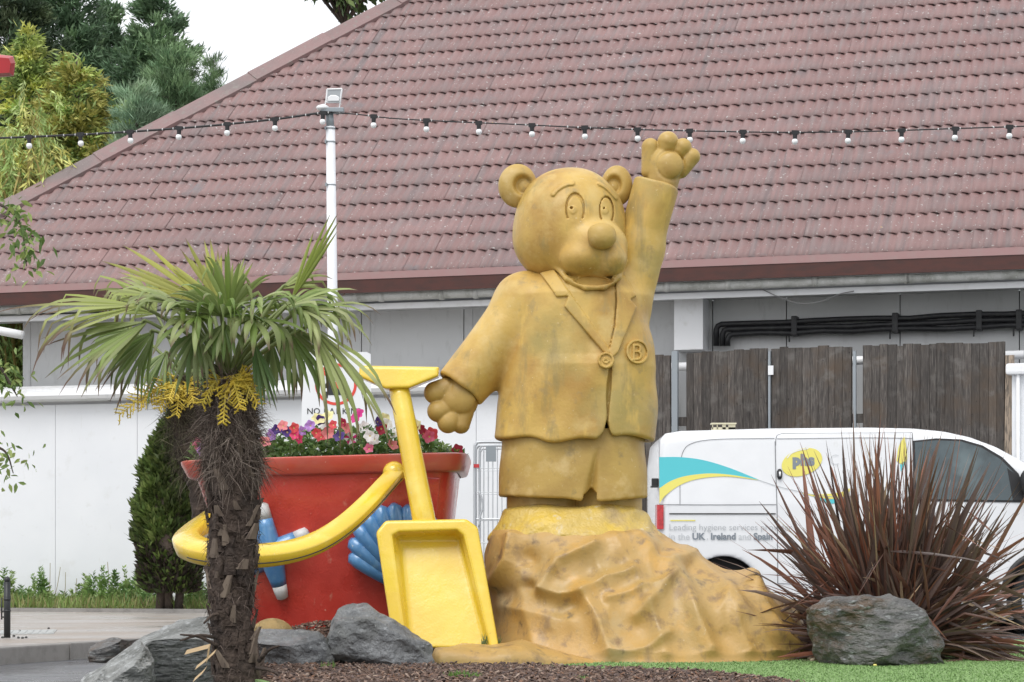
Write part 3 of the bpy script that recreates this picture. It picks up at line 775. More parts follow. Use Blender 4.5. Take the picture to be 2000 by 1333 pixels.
# draped mound: rings from the pedestal to the ground, folds raised along their own lines
lv = [(1036, 962, 1284, 118), (1044, 956, 1292, 128), (1060, 952, 1300, 138), (1076, 949, 1322, 148), (1100, 947, 1360, 160), (1130, 949, 1408, 174), (1152, 953, 1460, 188), (1172, 957, 1516, 200), (1192, 959, 1552, 212), (1235, 952, 1572, 232), (1262, 938, 1574, 244), (1276, 925, 1578, 252), (1285, 918, 1584, 258)]
lva = np.array(lv, float); nt_, nr_ = 520, 190
vv = np.linspace(lva[0, 0], lva[-1, 0], nr_)
xl = np.interp(vv, lva[:, 0], lva[:, 1]); xr = np.interp(vv, lva[:, 0], lva[:, 2]); dd = np.interp(vv, lva[:, 0], lva[:, 3])
for _ in range(60):
    for a in (xl, xr, dd): a[1:-1] = (a[:-2]+2*a[1:-1]+a[2:])/4
th = np.linspace(0, 2*math.pi, nt_, endpoint=False)
cs, sn = np.cos(th), np.sin(th); ex = 2/2.2
cu = np.sign(cs)*np.abs(cs)**ex; cw = -np.sign(sn)*np.abs(sn)**ex          # th in (0,pi) faces the camera
Um = ((xl+xr)/2)[:, None]+((xr-xl)/2)[:, None]*cu; Wm = dd[:, None]*cw; Vm = np.repeat(vv[:, None], nt_, 1)
# pull the far right spread back so the toe runs thin
Xm = np.stack([Um, Vm, Wm], 2)
du = np.roll(Xm, -1, 1)-np.roll(Xm, 1, 1); dv = np.gradient(Xm, axis=0)
N = np.cross(du, dv); N /= np.linalg.norm(N, axis=2, keepdims=True)+1e-9
if N[nr_//2, nt_//4, 2] > 0: N = -N
folds = [([(1156, 1066), (1120, 1080), (1088, 1096), (1070, 1120), (1058, 1148)], 9, 12), ([(1058, 1149), (1090, 1160), (1128, 1156), (1175, 1130), (1224, 1116)], 8, 12),
 ([(1236, 1054), (1262, 1080), (1292, 1108), (1320, 1140), (1344, 1204), (1366, 1258)], 13, 19), ([(1132, 1160), (1156, 1196), (1172, 1240), (1186, 1282)], 14, 17),
 ([(1306, 1060), (1340, 1084), (1390, 1114), (1438, 1146), (1454, 1160)], 7, 13), ([(1440, 1158), (1490, 1170), (1540, 1186), (1572, 1206)], 7, 11), ([(1446, 1152), (1470, 1190), (1496, 1228), (1540, 1268)], 13, 18),
 ([(1298, 1134), (1262, 1172), (1230, 1198)], 9, 13), ([(1002, 1052), (994, 1096), (968, 1136)], 13, 14), ([(1180, 1168), (1240, 1150), (1290, 1140)], 6, 9),
 ([(985, 1180), (1040, 1195), (1110, 1210)], 6, 18), ([(1290, 1230), (1250, 1258), (1200, 1270)], 7, 10), ([(1380, 1085), (1340, 1095), (1300, 1100)], 5, 9), ([(1400, 1160), (1420, 1220), (1440, 1262)], 7, 16),
 ([(1196, 1056), (1236, 1130), (1262, 1200), (1284, 1272)], 7, 15), ([(1330, 1082), (1400, 1150), (1452, 1216), (1486, 1268)], 8, 16), ([(1020, 1110), (1030, 1190), (1044, 1262)], 6, 17), ([(1400, 1112), (1480, 1180), (1560, 1236)], 7, 15),
 ([(935, 1268), (1100, 1272), (1250, 1274), (1400, 1272), (1560, 1270)], 1.5, 8)]
rq = np.random.default_rng(17)
for k in range(12):                                          # lesser creases running down and outwards
    x0 = rq.uniform(960, 1500); y0 = np.interp(x0, [950, 1300, 1560], [1060, 1075, 1190])+rq.uniform(0, 120); ln_ = rq.uniform(35, 95); sl_ = (x0-1110)/330*rq.uniform(.4, 1.3)+rq.normal(0, .35)
    folds.append(([(x0, y0), (x0+sl_*ln_*.5+rq.normal(0, 5), y0+ln_*.5), (x0+sl_*ln_, y0+ln_)], rq.uniform(1.5, 3.2), rq.uniform(7, 13)))
pits = [((1030, 1092), 15, 22), ((1032, 1146), 16, 13), ((1118, 1172), 13, 18), ((1284, 1084), 14, 15), ((1090, 1190), 10, 24), ((1340, 1110), 8, 14), ((1210, 1098), 8, 18), ((990, 1160), 8, 20), ((1230, 1215), 9, 24), ((1390, 1235), 8, 26), ((1460, 1138), 9, 8), ((1145, 1110), 7, 22)]
H = np.zeros_like(Um); front = np.clip((.25-cw)*2.2, 0, 1)[None, :]
for p, amp, wd in folds:
    r = path2(Um, Vm, p); H += 1.5*amp*np.exp(-(r/wd)**1.55)
for c, amp, wd in pits: H -= 1.1*amp*np.exp(-(((Um-c[0])**2+(Vm-c[1])**2)/wd**2))
H *= front
H += (1-front)*(8*np.sin(th*7+vv[:, None]/40)+5*np.sin(th*13-vv[:, None]/25))
Q3 = np.stack([Um, Vm, Wm], 2).reshape(-1, 3)/70
H += (1.0*sfbm(Q3, 31, 3, 1.6)).reshape(H.shape)
fall = np.clip((1284-Vm)/16, 0, 1)*np.clip((Vm-1034)/14, 0.15, 1)
Xm = Xm+N*(H*fall)[:, :, None]
Xm[:, :, 1] = np.minimum(Xm[:, :, 1], 1286)
s = BPX
Vw = np.stack([(Xm[..., 0]-CX)*s, BZP+Xm[..., 2]*s, CAMH-(Xm[..., 1]-HY)*s], 2).reshape(-1, 3)
i0 = np.arange(nr_-1)[:, None]*nt_; j = np.arange(nt_)[None, :]; j1 = (j+1) % nt_
Qm = np.stack([i0+j, i0+nt_+j, i0+nt_+j1, i0+j1], 2).reshape(-1, 4)
o = mk('mound', Vw, Qm[:, ::-1], m_base, bear, smooth=True)
bm = bmesh.new(); bm.from_mesh(o.data); bmesh.ops.recalc_face_normals(bm, faces=bm.faces); bm.to_mesh(o.data); bm.free()
# low ledge of the mound running out under the spade
tg = np.linspace(0, 1, 90); ag = np.linspace(0, math.pi, 26)
R = []
for t in tg:
    px = 838+t*360; top = np.interp(px, [838, 850, 900, 960, 1020, 1060, 1110, 1198], [1294, 1268, 1256, 1262, 1252, 1264, 1278, 1297])
    yb = np.interp(px, [838, 860, 1000, 1100, 1198], [11.05, 10.98, 10.98, 11.12, 11.32]); wd = np.interp(px, [838, 870, 1060, 1198], [.12, .42, .5, .3])
    zt = CAMH-(top-HY)*11.15/FPX-BZ
    for a in ag:
        R.append(((px-CX)*11.1/FPX, yb+wd*(1-math.cos(a))/2, BZ-.01+max(0.0, zt+.01)*math.sin(a)**.55))
R = np.array(R); R += (np.array([0, -.012, .010])*(sfbm(R*9, 8, 4)[:, None]))*np.clip((R[:, 2:]-BZ+.01)*15, 0, 1)
i0 = np.arange(89)[:, None]*26; j = np.arange(25)[None, :]
mk('sand_ledge', R, np.stack([i0+j, i0+26+j, i0+27+j, i0+j+1], 2).reshape(-1, 4)[:, ::-1], m_base, bear, smooth=True)

# ------------------------------------------------------------------ giant bucket
m_red = M('red_gloss_paint', (.58, .058, .042), .26, noise=[(3, (.44, .035, .025), .45, .65), (2.4, (.56, .085, .055), .55, .72, 4), (14, (.60, .18, .13), .66, .74, 5, (1, 1, .5)), (40, (.68, .3, .24), .72, .76, 3)], bump=((5, .006, 3), (90, .0015)), spec=.6, coat=.4, rvar=(5, .2, .4))
m_rim = M('sun_faded_red_rim', (.56, .08, .05), .32, noise=[(2.6, (.50, .12, .09), .45, .62, 5), (7, (.58, .30, .26), .66, .74, 6, (1, 1, .7)), (40, (.62, .35, .3), .70, .75, 3)], bump=((6, .006, 3),), spec=.6, coat=.3)
m_yel = M('yellow_gloss_paint', (.80, .575, .045), .22, noise=[(2.5, (.74, .50, .03), .42, .65), (4, (.82, .64, .12), .55, .75), (22, (.70, .60, .34), .70, .76, 4), (11, (.30, .21, .05), .755, .80, 4)], bump=((7, .004, 3), (100, .001)), spec=.6, coat=.5, rvar=(5, .18, .36))
m_blue = M('blue_gloss_paint', (.10, .285, .56), .28, noise=[(5, (.075, .23, .50), .42, .65), (10, (.19, .40, .63), .58, .72), (38, (.45, .55, .65), .70, .75, 3)], bump=((9, .004, 3),), spec=.6, coat=.4)
m_bluew = M('flaking_white_tip', (.62, .63, .64), .4, noise=[(14, (.06, .20, .46), .60, .64, 4), (6, (.5, .5, .48), .5, .7)])
BKZ = 12.6
bkt = thing('giant_bucket', 'oversized red seaside bucket planter with yellow handle, shell and starfish', 'planter', P(670, 1220, BKZ)*np.array([1, 1, 0])+V3(0, 0, BZ))
def bring(v, grow=0., tilt=True):
    """ring of the bucket wall at picture row v"""
    f = np.interp(v, [895, 1245], [0, 1]); s = BKZ/FPX
    hw = (np.interp(v, [895, 1245], [256, 180])+grow)*s; c = (np.interp(v, [895, 1245], [645, 680])-CX)*s
    dw = hw*.80; ex = 2/np.interp(v, [895, 1245], [8.0, 3.4]); th = np.arange(96)*2*math.pi/96
    x = np.sign(np.cos(th))*np.abs(np.cos(th))**ex*hw; y = np.sign(np.sin(th))*np.abs(np.sin(th))**ex*dw
    z = CAMH-(v-HY)*s+0*th
    if tilt: z = z+x*.030*(1-f)
    return np.stack([c+x, BKZ+y, z], 1)
q = MB(); q.loft([bring(v) for v in np.linspace(921, 1252, 12)], cap=True); o = q.build('body', m_red, bkt); autosmooth(o, 50)
q = MB(); q.loft([bring(936, 2), bring(934, 13), bring(931, 15), bring(908, 19), bring(903, 18), bring(901, 14), bring(901, -6), bring(905, -9), bring(925, -12)], cap=False); o = q.build('rim', m_rim, bkt); autosmooth(o, 50)
q = MB(); r_ = bring(917, -10); q.add(r_, [tuple(range(96))]); q.build('soil', m_soil, bkt)
def bfront(px, py):
    """distance of the bucket's front wall on the sight line of a pixel"""
    Y = BKZ-.5
    for _ in range(6):
        p = P(px, py, Y); s = BKZ/FPX; v = HY-(p[2]-CAMH)/s
        hw = np.interp(v, [895, 1245], [256, 180])*s; c = (np.interp(v, [895, 1245], [645, 680])-CX)*s
        n_ = np.interp(v, [895, 1245], [8.0, 3.4]); u = min(.98, abs((p[0]-c)/hw))
        Y = BKZ-hw*.80*(1-u**n_)**(1/n_)
    return Y
# raised panel step beside the handle
q = MB(); pts = [(722, 934), (790, 931), (860, 934), (852, 1010), (735, 1010), (727, 980)]
f_ = [P(x, y, bfront(x, y)-.012) for x, y in pts]; q.prism(f_, (0, .05, 0)); q.build('boss_panel', m_red, bkt, bevel=.006)
# handle: rounded bar swung down in front
hp = [(776, 922, bfront(776, 922)-.05), (755, 945, 11.86), (715, 988, 11.70), (668, 1030, 11.55), (615, 1062, 11.40), (555, 1080, 11.27), (490, 1086, 11.20), (425, 1083, 11.22), (382, 1073, 11.34), (366, 1058, 11.52), (385, 1036, 11.75), (420, 1010, 12.0), (440, 990, 12.3)]
path = spline([P(*p) for p in hp], 70)
wid = np.interp(np.linspace(0, 1, 70), [0, .08, .3, .5, .75, 1], [.046, .048, .056, .066, .074, .066])
rings = []; seam = []; up = V3(0, -.70, .71)
for i, p in enumerate(path):
    t = nrm(path[min(i+1, 69)]-path[max(i-1, 0)])
    up = nrm(up-t*np.dot(up, t)); b = np.cross(t, up)
    if i == 0: sgn = 1 if b[2]+b[1] < 0 else -1
    b = b*sgn; w_ = wid[i]; prof = [(-1, -.84), (-.80, -.96), (.0, -1), (.80, -.96), (1.0, -.84), (1.06, 0), (1.0, .84), (.80, .96), (0, 1), (-.80, .96), (-1, .84)]
    rings.append(np.array([p+up*(u*w_*.60)+b*(v*w_) for u, v in prof])); seam.append(p+b*w_*.985-up*w_*.12)
hb = MB(); hb.loft(rings); han = hb.build('handle', m_yel, bkt); autosmooth(han, 60)
q = MB(); q.tube(seam[2:46], .0035, 6); q.build('seam', m_dark, han)
q = MB(); q.ball(P(770, 924, bfront(770, 924)-.05), (.062, .062, .062), 16, 12); q.build('pivot', m_yel, bkt, smooth=True)
# scallop shell
shl = MB(); hx = P(808, 1168, bfront(808, 1160)-.01)
tips = [(690, 1088), (690, 1060), (701, 1033), (719, 1010), (743, 996), (770, 992), (797, 995), (823, 1004), (846, 1020)]
for k, (x, y) in enumerate(tips):
    tp = P(x, y, bfront(x, y)-.025)
    pts = [hx+(tp-hx)*t+V3(0, -.05*math.sin(math.pi*min(1, t*.9)), 0) for t in np.linspace(.05, 1, 10)]
    pts.append(tp+(tp-hx)*.03)
    q = MB(); q.tube(pts, [.008, .014, .020, .026, .032, .037, .041, .044, .046, .041, .020], 12)
    if k == 0: shell = thing('shell', None, None, (0, 0, 0)); shell.parent = bkt; shell.location = tuple(-worg(bkt)); ORG[shell.name] = np.zeros(3)
    q.build('lobe', m_blue, shell, smooth=True)
# starfish
star = thing('starfish', None, None, (0, 0, 0)); star.parent = bkt; star.location = tuple(-worg(bkt)); ORG[star.name] = np.zeros(3)
sc_ = P(528, 1082, bfront(528, 1082)-.03)
for x, y in ((512, 986), (600, 1040), (552, 1168), (455, 1140), (440, 1040)):
    tp = P(x, y, bfront(x, y)-.015)
    L_ = [sc_+(tp-sc_)*t for t in np.linspace(0, 1, 8)]
    MB().tube(L_[:6], [.066, .064, .060, .054, .048, .042], 10).build('arm', m_blue, star, smooth=True)
    MB().tube([L_[5]-(tp-sc_)*.004, L_[6], L_[7], tp+(tp-sc_)*.04], [.0418, .038, .032, .012], 10).build('arm_tip', m_bluew, star, smooth=True)

# ------------------------------------------------------------------ giant spade
SPZ = 11.56
spd = thing('giant_spade', 'oversized yellow toy spade standing upright against the red bucket', 'spade', P(875, 1262, SPZ))
SHR = -.30                                                   # leans back against the rim
OUT = [(734, 1034), (748, 1016), (915, 1013), (934, 1028), (979, 1258), (776, 1262)]
INN = [(765, 1046), (778, 1038), (893, 1034), (907, 1046), (962, 1275), (800, 1277)]
def blade(U, V, W):
    o_ = poly2(U, V, [(749, 1044), (759, 1031), (906, 1028), (920, 1038), (964, 1280), (790, 1284)])-13
    d = smax(np.maximum(o_-1, V-1264), np.abs(W-8)-30, 6)
    fl = np.interp(V, [1030, 1056, 1262], [10, 25, 2])+0
    d = smax(d, -smax(poly2(U, V, INN)+np.clip((W+25)*.25, 0, 14), W-fl, 9), 4)
    return d
o = sculpt('blade', blade, (722, 1004, -38), (992, 1272, 52), 2.0, SPZ, m_yel, spd, shear=SHR)
def spt(px, py, w_=0): return P(px, py, 1)*0+V3((px-CX)*SPZ/FPX, SPZ+w_*SPZ/FPX+SHR*(py-HY)*SPZ/FPX, CAMH-(py-HY)*SPZ/FPX)
q = MB(); ts = np.linspace(0, 1, 12)
q.tube([spt(772+56*t, 742+280*t, 10) for t in ts]+[spt(832, 1040, 14)], list((20.5+2.6*ts)*SPZ/FPX)+[.045], 20); q.build('shaft', m_yel, spd, smooth=True)
def grip(U, V, W):
    return smax(poly2(U, V, [(695, 705), (854, 708), (853, 727), (796, 751), (748, 753), (694, 728)])+4, np.abs(W-10)-26, 7)-4
sculpt('grip', grip, (682, 694, -32), (866, 764, 52), 1.9, SPZ, m_yel, spd, shear=SHR)
q = MB()
for k in range(26):
    p = spt(958+rnd.uniform(-16, 18), 1254+rnd.uniform(-3, 3), -12); d = V3(rnd.uniform(-.03, .03), rnd.uniform(-.02, .02), rnd.uniform(.02, .06))
    q.add([p-V3(.004, 0, .01), p+V3(.004, 0, -.01), p+d], [(0, 1, 2)], np.array((.14, .20, .08))*rnd.uniform(.6, 1.6))
tag(q.build('moss_tuft', m_leafc, None, col=True), 'small mossy weed growing in the lower corner of the spade', 'weed')

# ------------------------------------------------------------------ boulders
m_rock = M('grey_slate', (.20, .205, .21), .6, noise=[(7, (.12, .125, .13), .42, .6, 6), (16, (.30, .31, .315), .55, .68, 6, (1, 1, 3)), (4, (.16, .165, .155), .5, .7), (50, (.42, .42, .41), .68, .76, 3)], bump=((14, .05, 8), (60, .010, 5)), rvar=(6, .4, .7))
m_rockl = M('pale_slate', (.29, .295, .285), .6, noise=[(6, (.17, .175, .165), .45, .62, 6), (14, (.44, .45, .45), .53, .64, 6, (1, 2, 3)), (9, (.09, .095, .085), .58, .68, 6), (50, (.5, .5, .48), .68, .76, 3)], bump=((13, .06, 8, (1, 1.5, 2.5)), (60, .010, 5)), rvar=(6, .4, .7))
m_rockb = M('brown_lichen_slate', (.155, .15, .145), .65, noise=[(3, (.12, .085, .06), .5, .62, 5), (9, (.10, .10, .10), .42, .6, 6, (1, 1, 3)), (18, (.27, .28, .275), .56, .68, 6, (1, 1, 3)), (50, (.34, .34, .32), .68, .76, 3)], bump=((13, .06, 8, (1, 1, 2.5)), (60, .010, 5)))
def rock(poly, Y, depth, mat, label, seed, cuts=(), amp=.02, nc=9):
    r = np.random.default_rng(seed)
    bm = bmesh.new(); bmesh.ops.create_icosphere(bm, subdivisions=6, radius=1)
    D = np.array([v.co for v in bm.verts]); F = [[v.index for v in f.verts] for f in bm.faces]; bm.free()
    pw = np.array([P(x, y, Y)[[0, 2]] for x, y in poly]); c = pw.mean(0)
    ph = np.linspace(-math.pi, math.pi, 721); rho = np.zeros(721)
    A = pw-c; B = np.roll(A, -1, 0)
    for i, a in enumerate(ph):
        d = np.array([math.cos(a), math.sin(a)]); best = 0
        for p, q_ in zip(A, B):
            e = q_-p; den = d[0]*e[1]-d[1]*e[0]
            if abs(den) < 1e-9: continue
            t = (p[0]*e[1]-p[1]*e[0])/den; s_ = (p[0]*d[1]-p[1]*d[0])/den
            if t > 0 and -1e-6 <= s_ <= 1+1e-6: best = max(best, t)
        rho[i] = best
    rho[0] = rho[-1] = (rho[1]+rho[-2])/2
    fi = np.arctan2(D[:, 2], D[:, 0]); cp = np.sqrt(D[:, 0]**2+D[:, 2]**2)
    rr = np.interp(fi, ph, rho)*np.sin(np.arctan2(cp, np.abs(D[:, 1])))**.55
    X = np.stack([rr*np.cos(fi), np.sign(D[:, 1])*np.abs(D[:, 1])**.8*depth, rr*np.sin(fi)], 1)
    sc0 = depth
    for k in range(nc):                                      # cleaved faces
        nv = r.normal(size=3); nv[1] = -abs(nv[1])*1.2 if k < 7 else nv[1]; nv /= np.linalg.norm(nv)
        off = np.quantile(X@nv, r.uniform(.84, .95)); s_ = X@nv-off
        X = X-np.where(s_ > 0, s_, 0)[:, None]*nv*.86
    for nv, qv in cuts:
        nv = nrm(nv); off = np.quantile(X@nv, qv); s_ = X@nv-off; X = X-np.where(s_ > 0, s_, 0)[:, None]*nv*.95
    nn = X/np.linalg.norm(X, axis=1, keepdims=True)
    rid = 1-np.abs(sfbm(X*np.array([1, 1, 2.2])*4, seed+3, 4, 2.2))
    X = X+nn*(amp*1.25*(.6*sfbm(X*5, seed, 5, 1.6)+.8*rid+.22*sfbm(X*np.array([1, 1, 2.4])*26, seed+9, 3))[:, None])
    C0 = V3(c[0], Y, c[1]); X = X+C0; X[:, 2] = np.maximum(X[:, 2], -.06)
    ORG['_b'] = V3(c[0], Y, max(0, X[:, 2].min()))
    me = meshdata('boulder', X-ORG['_b'], np.array(F), mat, smooth=True)
    o = link('boulder', me, None, ORG['_b']); tag(o, label, 'rock', 'boulders round the planted bed')
    return autosmooth(o, 32)
rock([(648, 1308), (650, 1245), (662, 1208), (688, 1182), (716, 1184), (752, 1214), (800, 1234), (842, 1258), (854, 1290), (850, 1310)], 10.95, .24, m_rock, 'rounded dark grey boulder in front of the spade, rising to a peak on its left', 3)
rock([(486, 1318), (484, 1236), (505, 1230), (560, 1232), (615, 1238), (648, 1266), (652, 1304), (630, 1322)], 10.9, .26, m_rock, 'low flat-topped grey boulder between the palm trunk and the peaked boulder', 8, cuts=[((0, -.3, 1), .8)])
rock([(140, 1420), (146, 1318), (170, 1288), (222, 1270), (262, 1262), (292, 1296), (304, 1420)], 9.9, .22, m_rockl, 'pale boulder sloping down to the wet road, leftmost of the group', 15, cuts=[((-.55, -.35, .75), .62), ((.2, -.95, -.3), .75)], amp=.024)
rock([(236, 1420), (240, 1290), (268, 1238), (318, 1186), (362, 1198), (412, 1206), (450, 1228), (474, 1300), (466, 1420)], 10.2, .30, m_rockl, 'largest pale angular boulder left of the palm trunk with a dark cleft face', 22, cuts=[((-.30, -.40, .86), .60), ((.35, -.5, .8), .78), ((.10, -.80, -.6), .40)], amp=.028)
rock([(165, 1292), (172, 1268), (200, 1256), (290, 1250), (300, 1288)], 11.4, .3, m_rockb, 'small mossy dark stone peeping out behind the leftmost pale boulder', 41)
rock([(1568, 1300), (1572, 1230), (1588, 1194), (1625, 1172), (1690, 1166), (1770, 1176), (1815, 1204), (1842, 1236), (1852, 1302)], 11.15, .30, m_rockb, 'large brown and grey banded boulder in front of the bronze flax', 29, amp=.026, nc=4)
# sandy dome at the foot of the bucket
q = MB(); q.ball(P(532, 1247, 11.72), (.120, .10, .105), 24, 12); o = q.build('sand_dome', M('ochre_sandstone', (.36, .25, .10), .7, noise=[(9, (.24, .18, .08), .45, .65), (30, (.45, .34, .16), .55, .7)], bump=(30, .01)), None, smooth=True)
tag(o, 'small smooth sand-coloured dome at the foot of the red bucket', 'sand dome')
# ------------------------------------------------------------------ van
VZ = 22.0; VS = VZ/FPX
m_van = M('white_car_paint', (.80, .81, .83), .22, noise=[(3, (.76, .77, .79), .45, .7), (5, (.62, .62, .60), .66, .82, 6, (1, 1, .5))], coat=.5, spec=.5)
m_glass = M('dark_car_glass', (.05, .075, .085), .06, noise=[(1.6, (.12, .165, .175), .45, .62, 3), (3.5, (.03, .045, .05), .52, .66, 3)], spec=.8)
m_trim = M('black_trim', (.02, .02, .022), .5)
m_pline = M('panel_line', (.20, .205, .22), .6)
m_teal = M('teal_print', (.09, .54, .60), .3); m_pyel = M('yellow_print', (.80, .72, .16), .3)
m_grt = M('grey_print', (.42, .44, .46), .4); m_drt = M('slate_print', (.22, .25, .285), .4); m_lgt = M('pale_grey_print', (.55, .57, .59), .4)
m_redl = M('red_lamp_lens', (.55, .02, .025), .12, noise=[(30, (.40, .01, .015), .45, .6)], coat=.6)
m_rub = M('tyre_rubber', (.018, .018, .019), .75, bump=(60, .004)); m_alu = M('wheel_rim_grey', (.42, .43, .45), .35, metal=.6)
van = thing('parked_van', 'white panel van with teal and yellow swoosh and phs lettering parked behind the statue', 'van', V3(3.8, VZ+.95, 0))
m_van2 = m_van
VW = 1.90/VS                                                 # width in px units
def vtum(v): return np.maximum(0, 985-v)*.085+np.maximum(0, v-1120)*.05
ROOFL = [(1287, 1212), (1285, 900), (1290, 858), (1302, 845), (1330, 840), (1500, 835), (1700, 833), (1790, 835), (1850, 841), (1900, 852), (1950, 871), (2000, 898), (2060, 938), (2110, 976), (2170, 990), (2230, 1012), (2268, 1046), (2286, 1110), (2284, 1200), (2260, 1214)]
def vanf(U, V, W):
    p = poly2(U, V, ROOFL)
    tb = vtum(V); side = np.maximum(tb-W, W-(VW-tb))
    d = smax(p, side, 26)
    for cx in (1414, 2040):
        d = smax(d, -np.maximum(np.sqrt((U-cx)**2+(V-1160)**2)-73, np.minimum(W-60, (VW-60)-W)*0+np.where(W < VW/2, W-62, VW-62-W)), 2)
    return d
U, V, W = sgrid((1272, 820, -14), (2300, 1226, VW+14), 5.0)
Vt, Q = nets(np.broadcast_to(vanf(U, V, W), (U.shape[0], V.shape[1], W.shape[2])), (1272, 820, -14), 5.0)
X = np.stack([(Vt[:, 0]-CX)*VS, VZ+Vt[:, 2]*VS, CAMH-(Vt[:, 1]-HY)*VS], 1)
body = mk('body', X, Q, m_van, van, smooth=True)
def vp(px, py, off=.006):
    return V3((px-CX)*VS, VZ+float(vtum(py))*VS-off, CAMH-(py-HY)*VS)
def vstrip(name, top, bot, mat, parent, off=.006, n=40):
    A = spline([(*p, 0) for p in top], n); B = spline([(*p, 0) for p in bot], n); rows_ = []
    for t in np.linspace(0, 1, 7): rows_.append([vp(*(a+(b-a)*t)[:2], off) for a, b in zip(A, B)])
    q = MB(); q.loft(rows_, cap=False, closed=False); return q.build(name, mat, parent)
def vline(name, pts, mat, parent, wd=.9, off=.005, smooth=True):
    p = spline([(*q, 0) for q in pts], 40)[:, :2] if smooth and len(pts) > 2 else np.array([np.array(pts[0])+(np.array(pts[-1])-np.array(pts[0]))*t for t in np.linspace(0, 1, 24)])
    q = MB(); L_, R_ = [], []
    for i in range(len(p)):
        t = p[min(i+1, len(p)-1)]-p[max(i-1, 0)]; t = t/np.linalg.norm(t); n_ = np.array([-t[1], t[0]])*wd/2
        L_.append(vp(*(p[i]+n_), off)); R_.append(vp(*(p[i]-n_), off))
    q.loft([L_, R_], cap=False, closed=False); return q.build(name, mat, parent)
vline('panel_line', [(1515, 862), (1516, 930), (1518, 1020), (1519, 1140)], m_pline, van, 1.6)
vline('panel_line', [(1328, 985), (1329, 920), (1334, 884), (1352, 866), (1400, 858), (1514, 856)], m_pline, van, 1.2)  # embossed window outline: its edge shade drawn as a grey line
vline('panel_line', [(1516, 870), (1517, 856), (1524, 848), (1560, 846), (1784, 845)], m_pline, van, 1.2)
vline('panel_line', [(1519, 857), (1600, 856), (1700, 855), (1784, 856)], m_pline, van, 1.2)
vline('panel_line', [(1288, 986), (1400, 986.5), (1516, 986)], m_pline, van, 1.3)  # body crease, no opening: its shade drawn as a grey line
vline('panel_line', [(1784, 846), (1785, 1000), (1788, 1180)], m_pline, van, 1.4)
vline('panel_line', [(1519, 1140), (1600, 1143), (1786, 1143)], m_pline, van, 1.3)
vline('panel_line', [(1288, 860), (1288.5, 985)], m_pline, van, 1.4, smooth=False)
vline('sliding_rail', [(1307, 1004), (1515, 1004)], m_trim, van, 2.4, .008, smooth=False)
# livery
teal_t = [(1288, 893), (1330, 893), (1375, 899), (1425, 914), (1482, 937)]
mid_ = [(1288, 954), (1310, 940), (1340, 930), (1385, 925), (1430, 928), (1482, 937.5)]
yel_b = [(1288, 984), (1300, 968), (1330, 947), (1368, 935), (1420, 931), (1482, 938)]
vstrip('teal_swoosh', teal_t, mid_, m_teal, van); vstrip('yellow_swoosh', mid_, yel_b, m_pyel, van)
vline('swoosh_line', [(1480, 937), (1515, 949), (1550, 958), (1600, 968), (1660, 970), (1740, 950)], m_grt, van, 1.1, .0075)
vstrip('yellow_swoosh', [(1568, 963), (1600, 966), (1640, 962), (1660, 954)], [(1568, 964), (1600, 972), (1640, 974), (1660, 960)], m_pyel, van)
vstrip('teal_swoosh', [(1590, 971), (1620, 976), (1648, 972)], [(1590, 972), (1620, 984), (1648, 978)], m_teal, van)
vstrip('yellow_swoosh', [(1752, 900), (1757, 872), (1768, 852)], [(1762, 908), (1772, 900), (1773, 880)], m_pyel, van)
vstrip('teal_swoosh', [(1759, 908), (1762, 904), (1770, 900)], [(1760, 922), (1762, 918), (1766, 908)], m_teal, van)
ths = np.linspace(0, 2*math.pi, 48, endpoint=False); q = MB()
ca, sa = math.cos(-.34), math.sin(-.34); rr_ = []
for f in np.linspace(1, .02, 8):
    xx = np.sign(np.cos(ths))*np.abs(np.cos(ths))**.9*41*f; yy = np.sin(ths)*25.5*f
    rr_.append([vp(1567+x*ca-y*sa, 903+x*sa+y*ca, .007) for x, y in zip(xx, yy)])
q.loft(rr_, cap=False); q.build('logo_bubble', m_pyel, van)
vline('logo_glint', [(1538, 895), (1546, 886), (1560, 880), (1580, 876)], m_van, van, 2.0, .010)
def text(name, s, pos, size, mat, parent, bold=0., slant=.0, dirx=(1, 0, 0), up=(0, 0, 1), space=1.):
    cu = bpy.data.curves.new('t', 'FONT'); cu.body = s; cu.size = size; cu.offset = bold; cu.resolution_u = 3; cu.space_character = space
    ob = bpy.data.objects.new('t', cu); COL.objects.link(ob)
    dg = bpy.context.evaluated_depsgraph_get(); me = bpy.data.meshes.new_from_object(ob.evaluated_get(dg))
    bpy.data.objects.remove(ob)
    co = np.array([v.co for v in me.vertices]); wdt = co[:, 0].max()
    Vw_ = np.asarray(pos)+co[:, :1]*np.array(dirx)+co[:, 1:2]*np.array(up)
    F = [list(p.vertices) for p in me.polygons]; bpy.data.meshes.remove(me)
    return mk(name, Vw_, F, mat, parent), wdt
def vtext(s, px, py, capx, mat, bold=0., space=1., off=.010):
    up = nrm(vp(px, py-30, 0)-vp(px, py, 0))
    return text('lettering', s, vp(px, py, off), capx*VS/.70, mat, van, bold, up=up, space=space)[1]/VS
vtext('phs', 1549, 908, 20, m_drt, .010, 1.08); vtext('Cr', 1620, 908, 21, m_lgt, -.004, 1.1)
vline('text_rule', [(1309, 1017), (1358, 1017)], m_pyel, van, 2.2, .008, smooth=False)
x = 1306; vtext('Leading hygiene services provider', x, 1036, 12.5, m_grt, -.001, .99)
x += vtext('in the ', x, 1054, 12.5, m_lgt, 0)+5; x += vtext('UK', x, 1054, 12.5, m_drt, .003)+2; x += vtext(',', x, 1054, 12.5, m_lgt)+5
x += vtext('Ireland', x, 1054, 12.5, m_drt, .003)+5; x += vtext('and', x, 1054, 12.5, m_lgt)+5; vtext('Spain', x, 1054, 12.5, m_drt, .003)
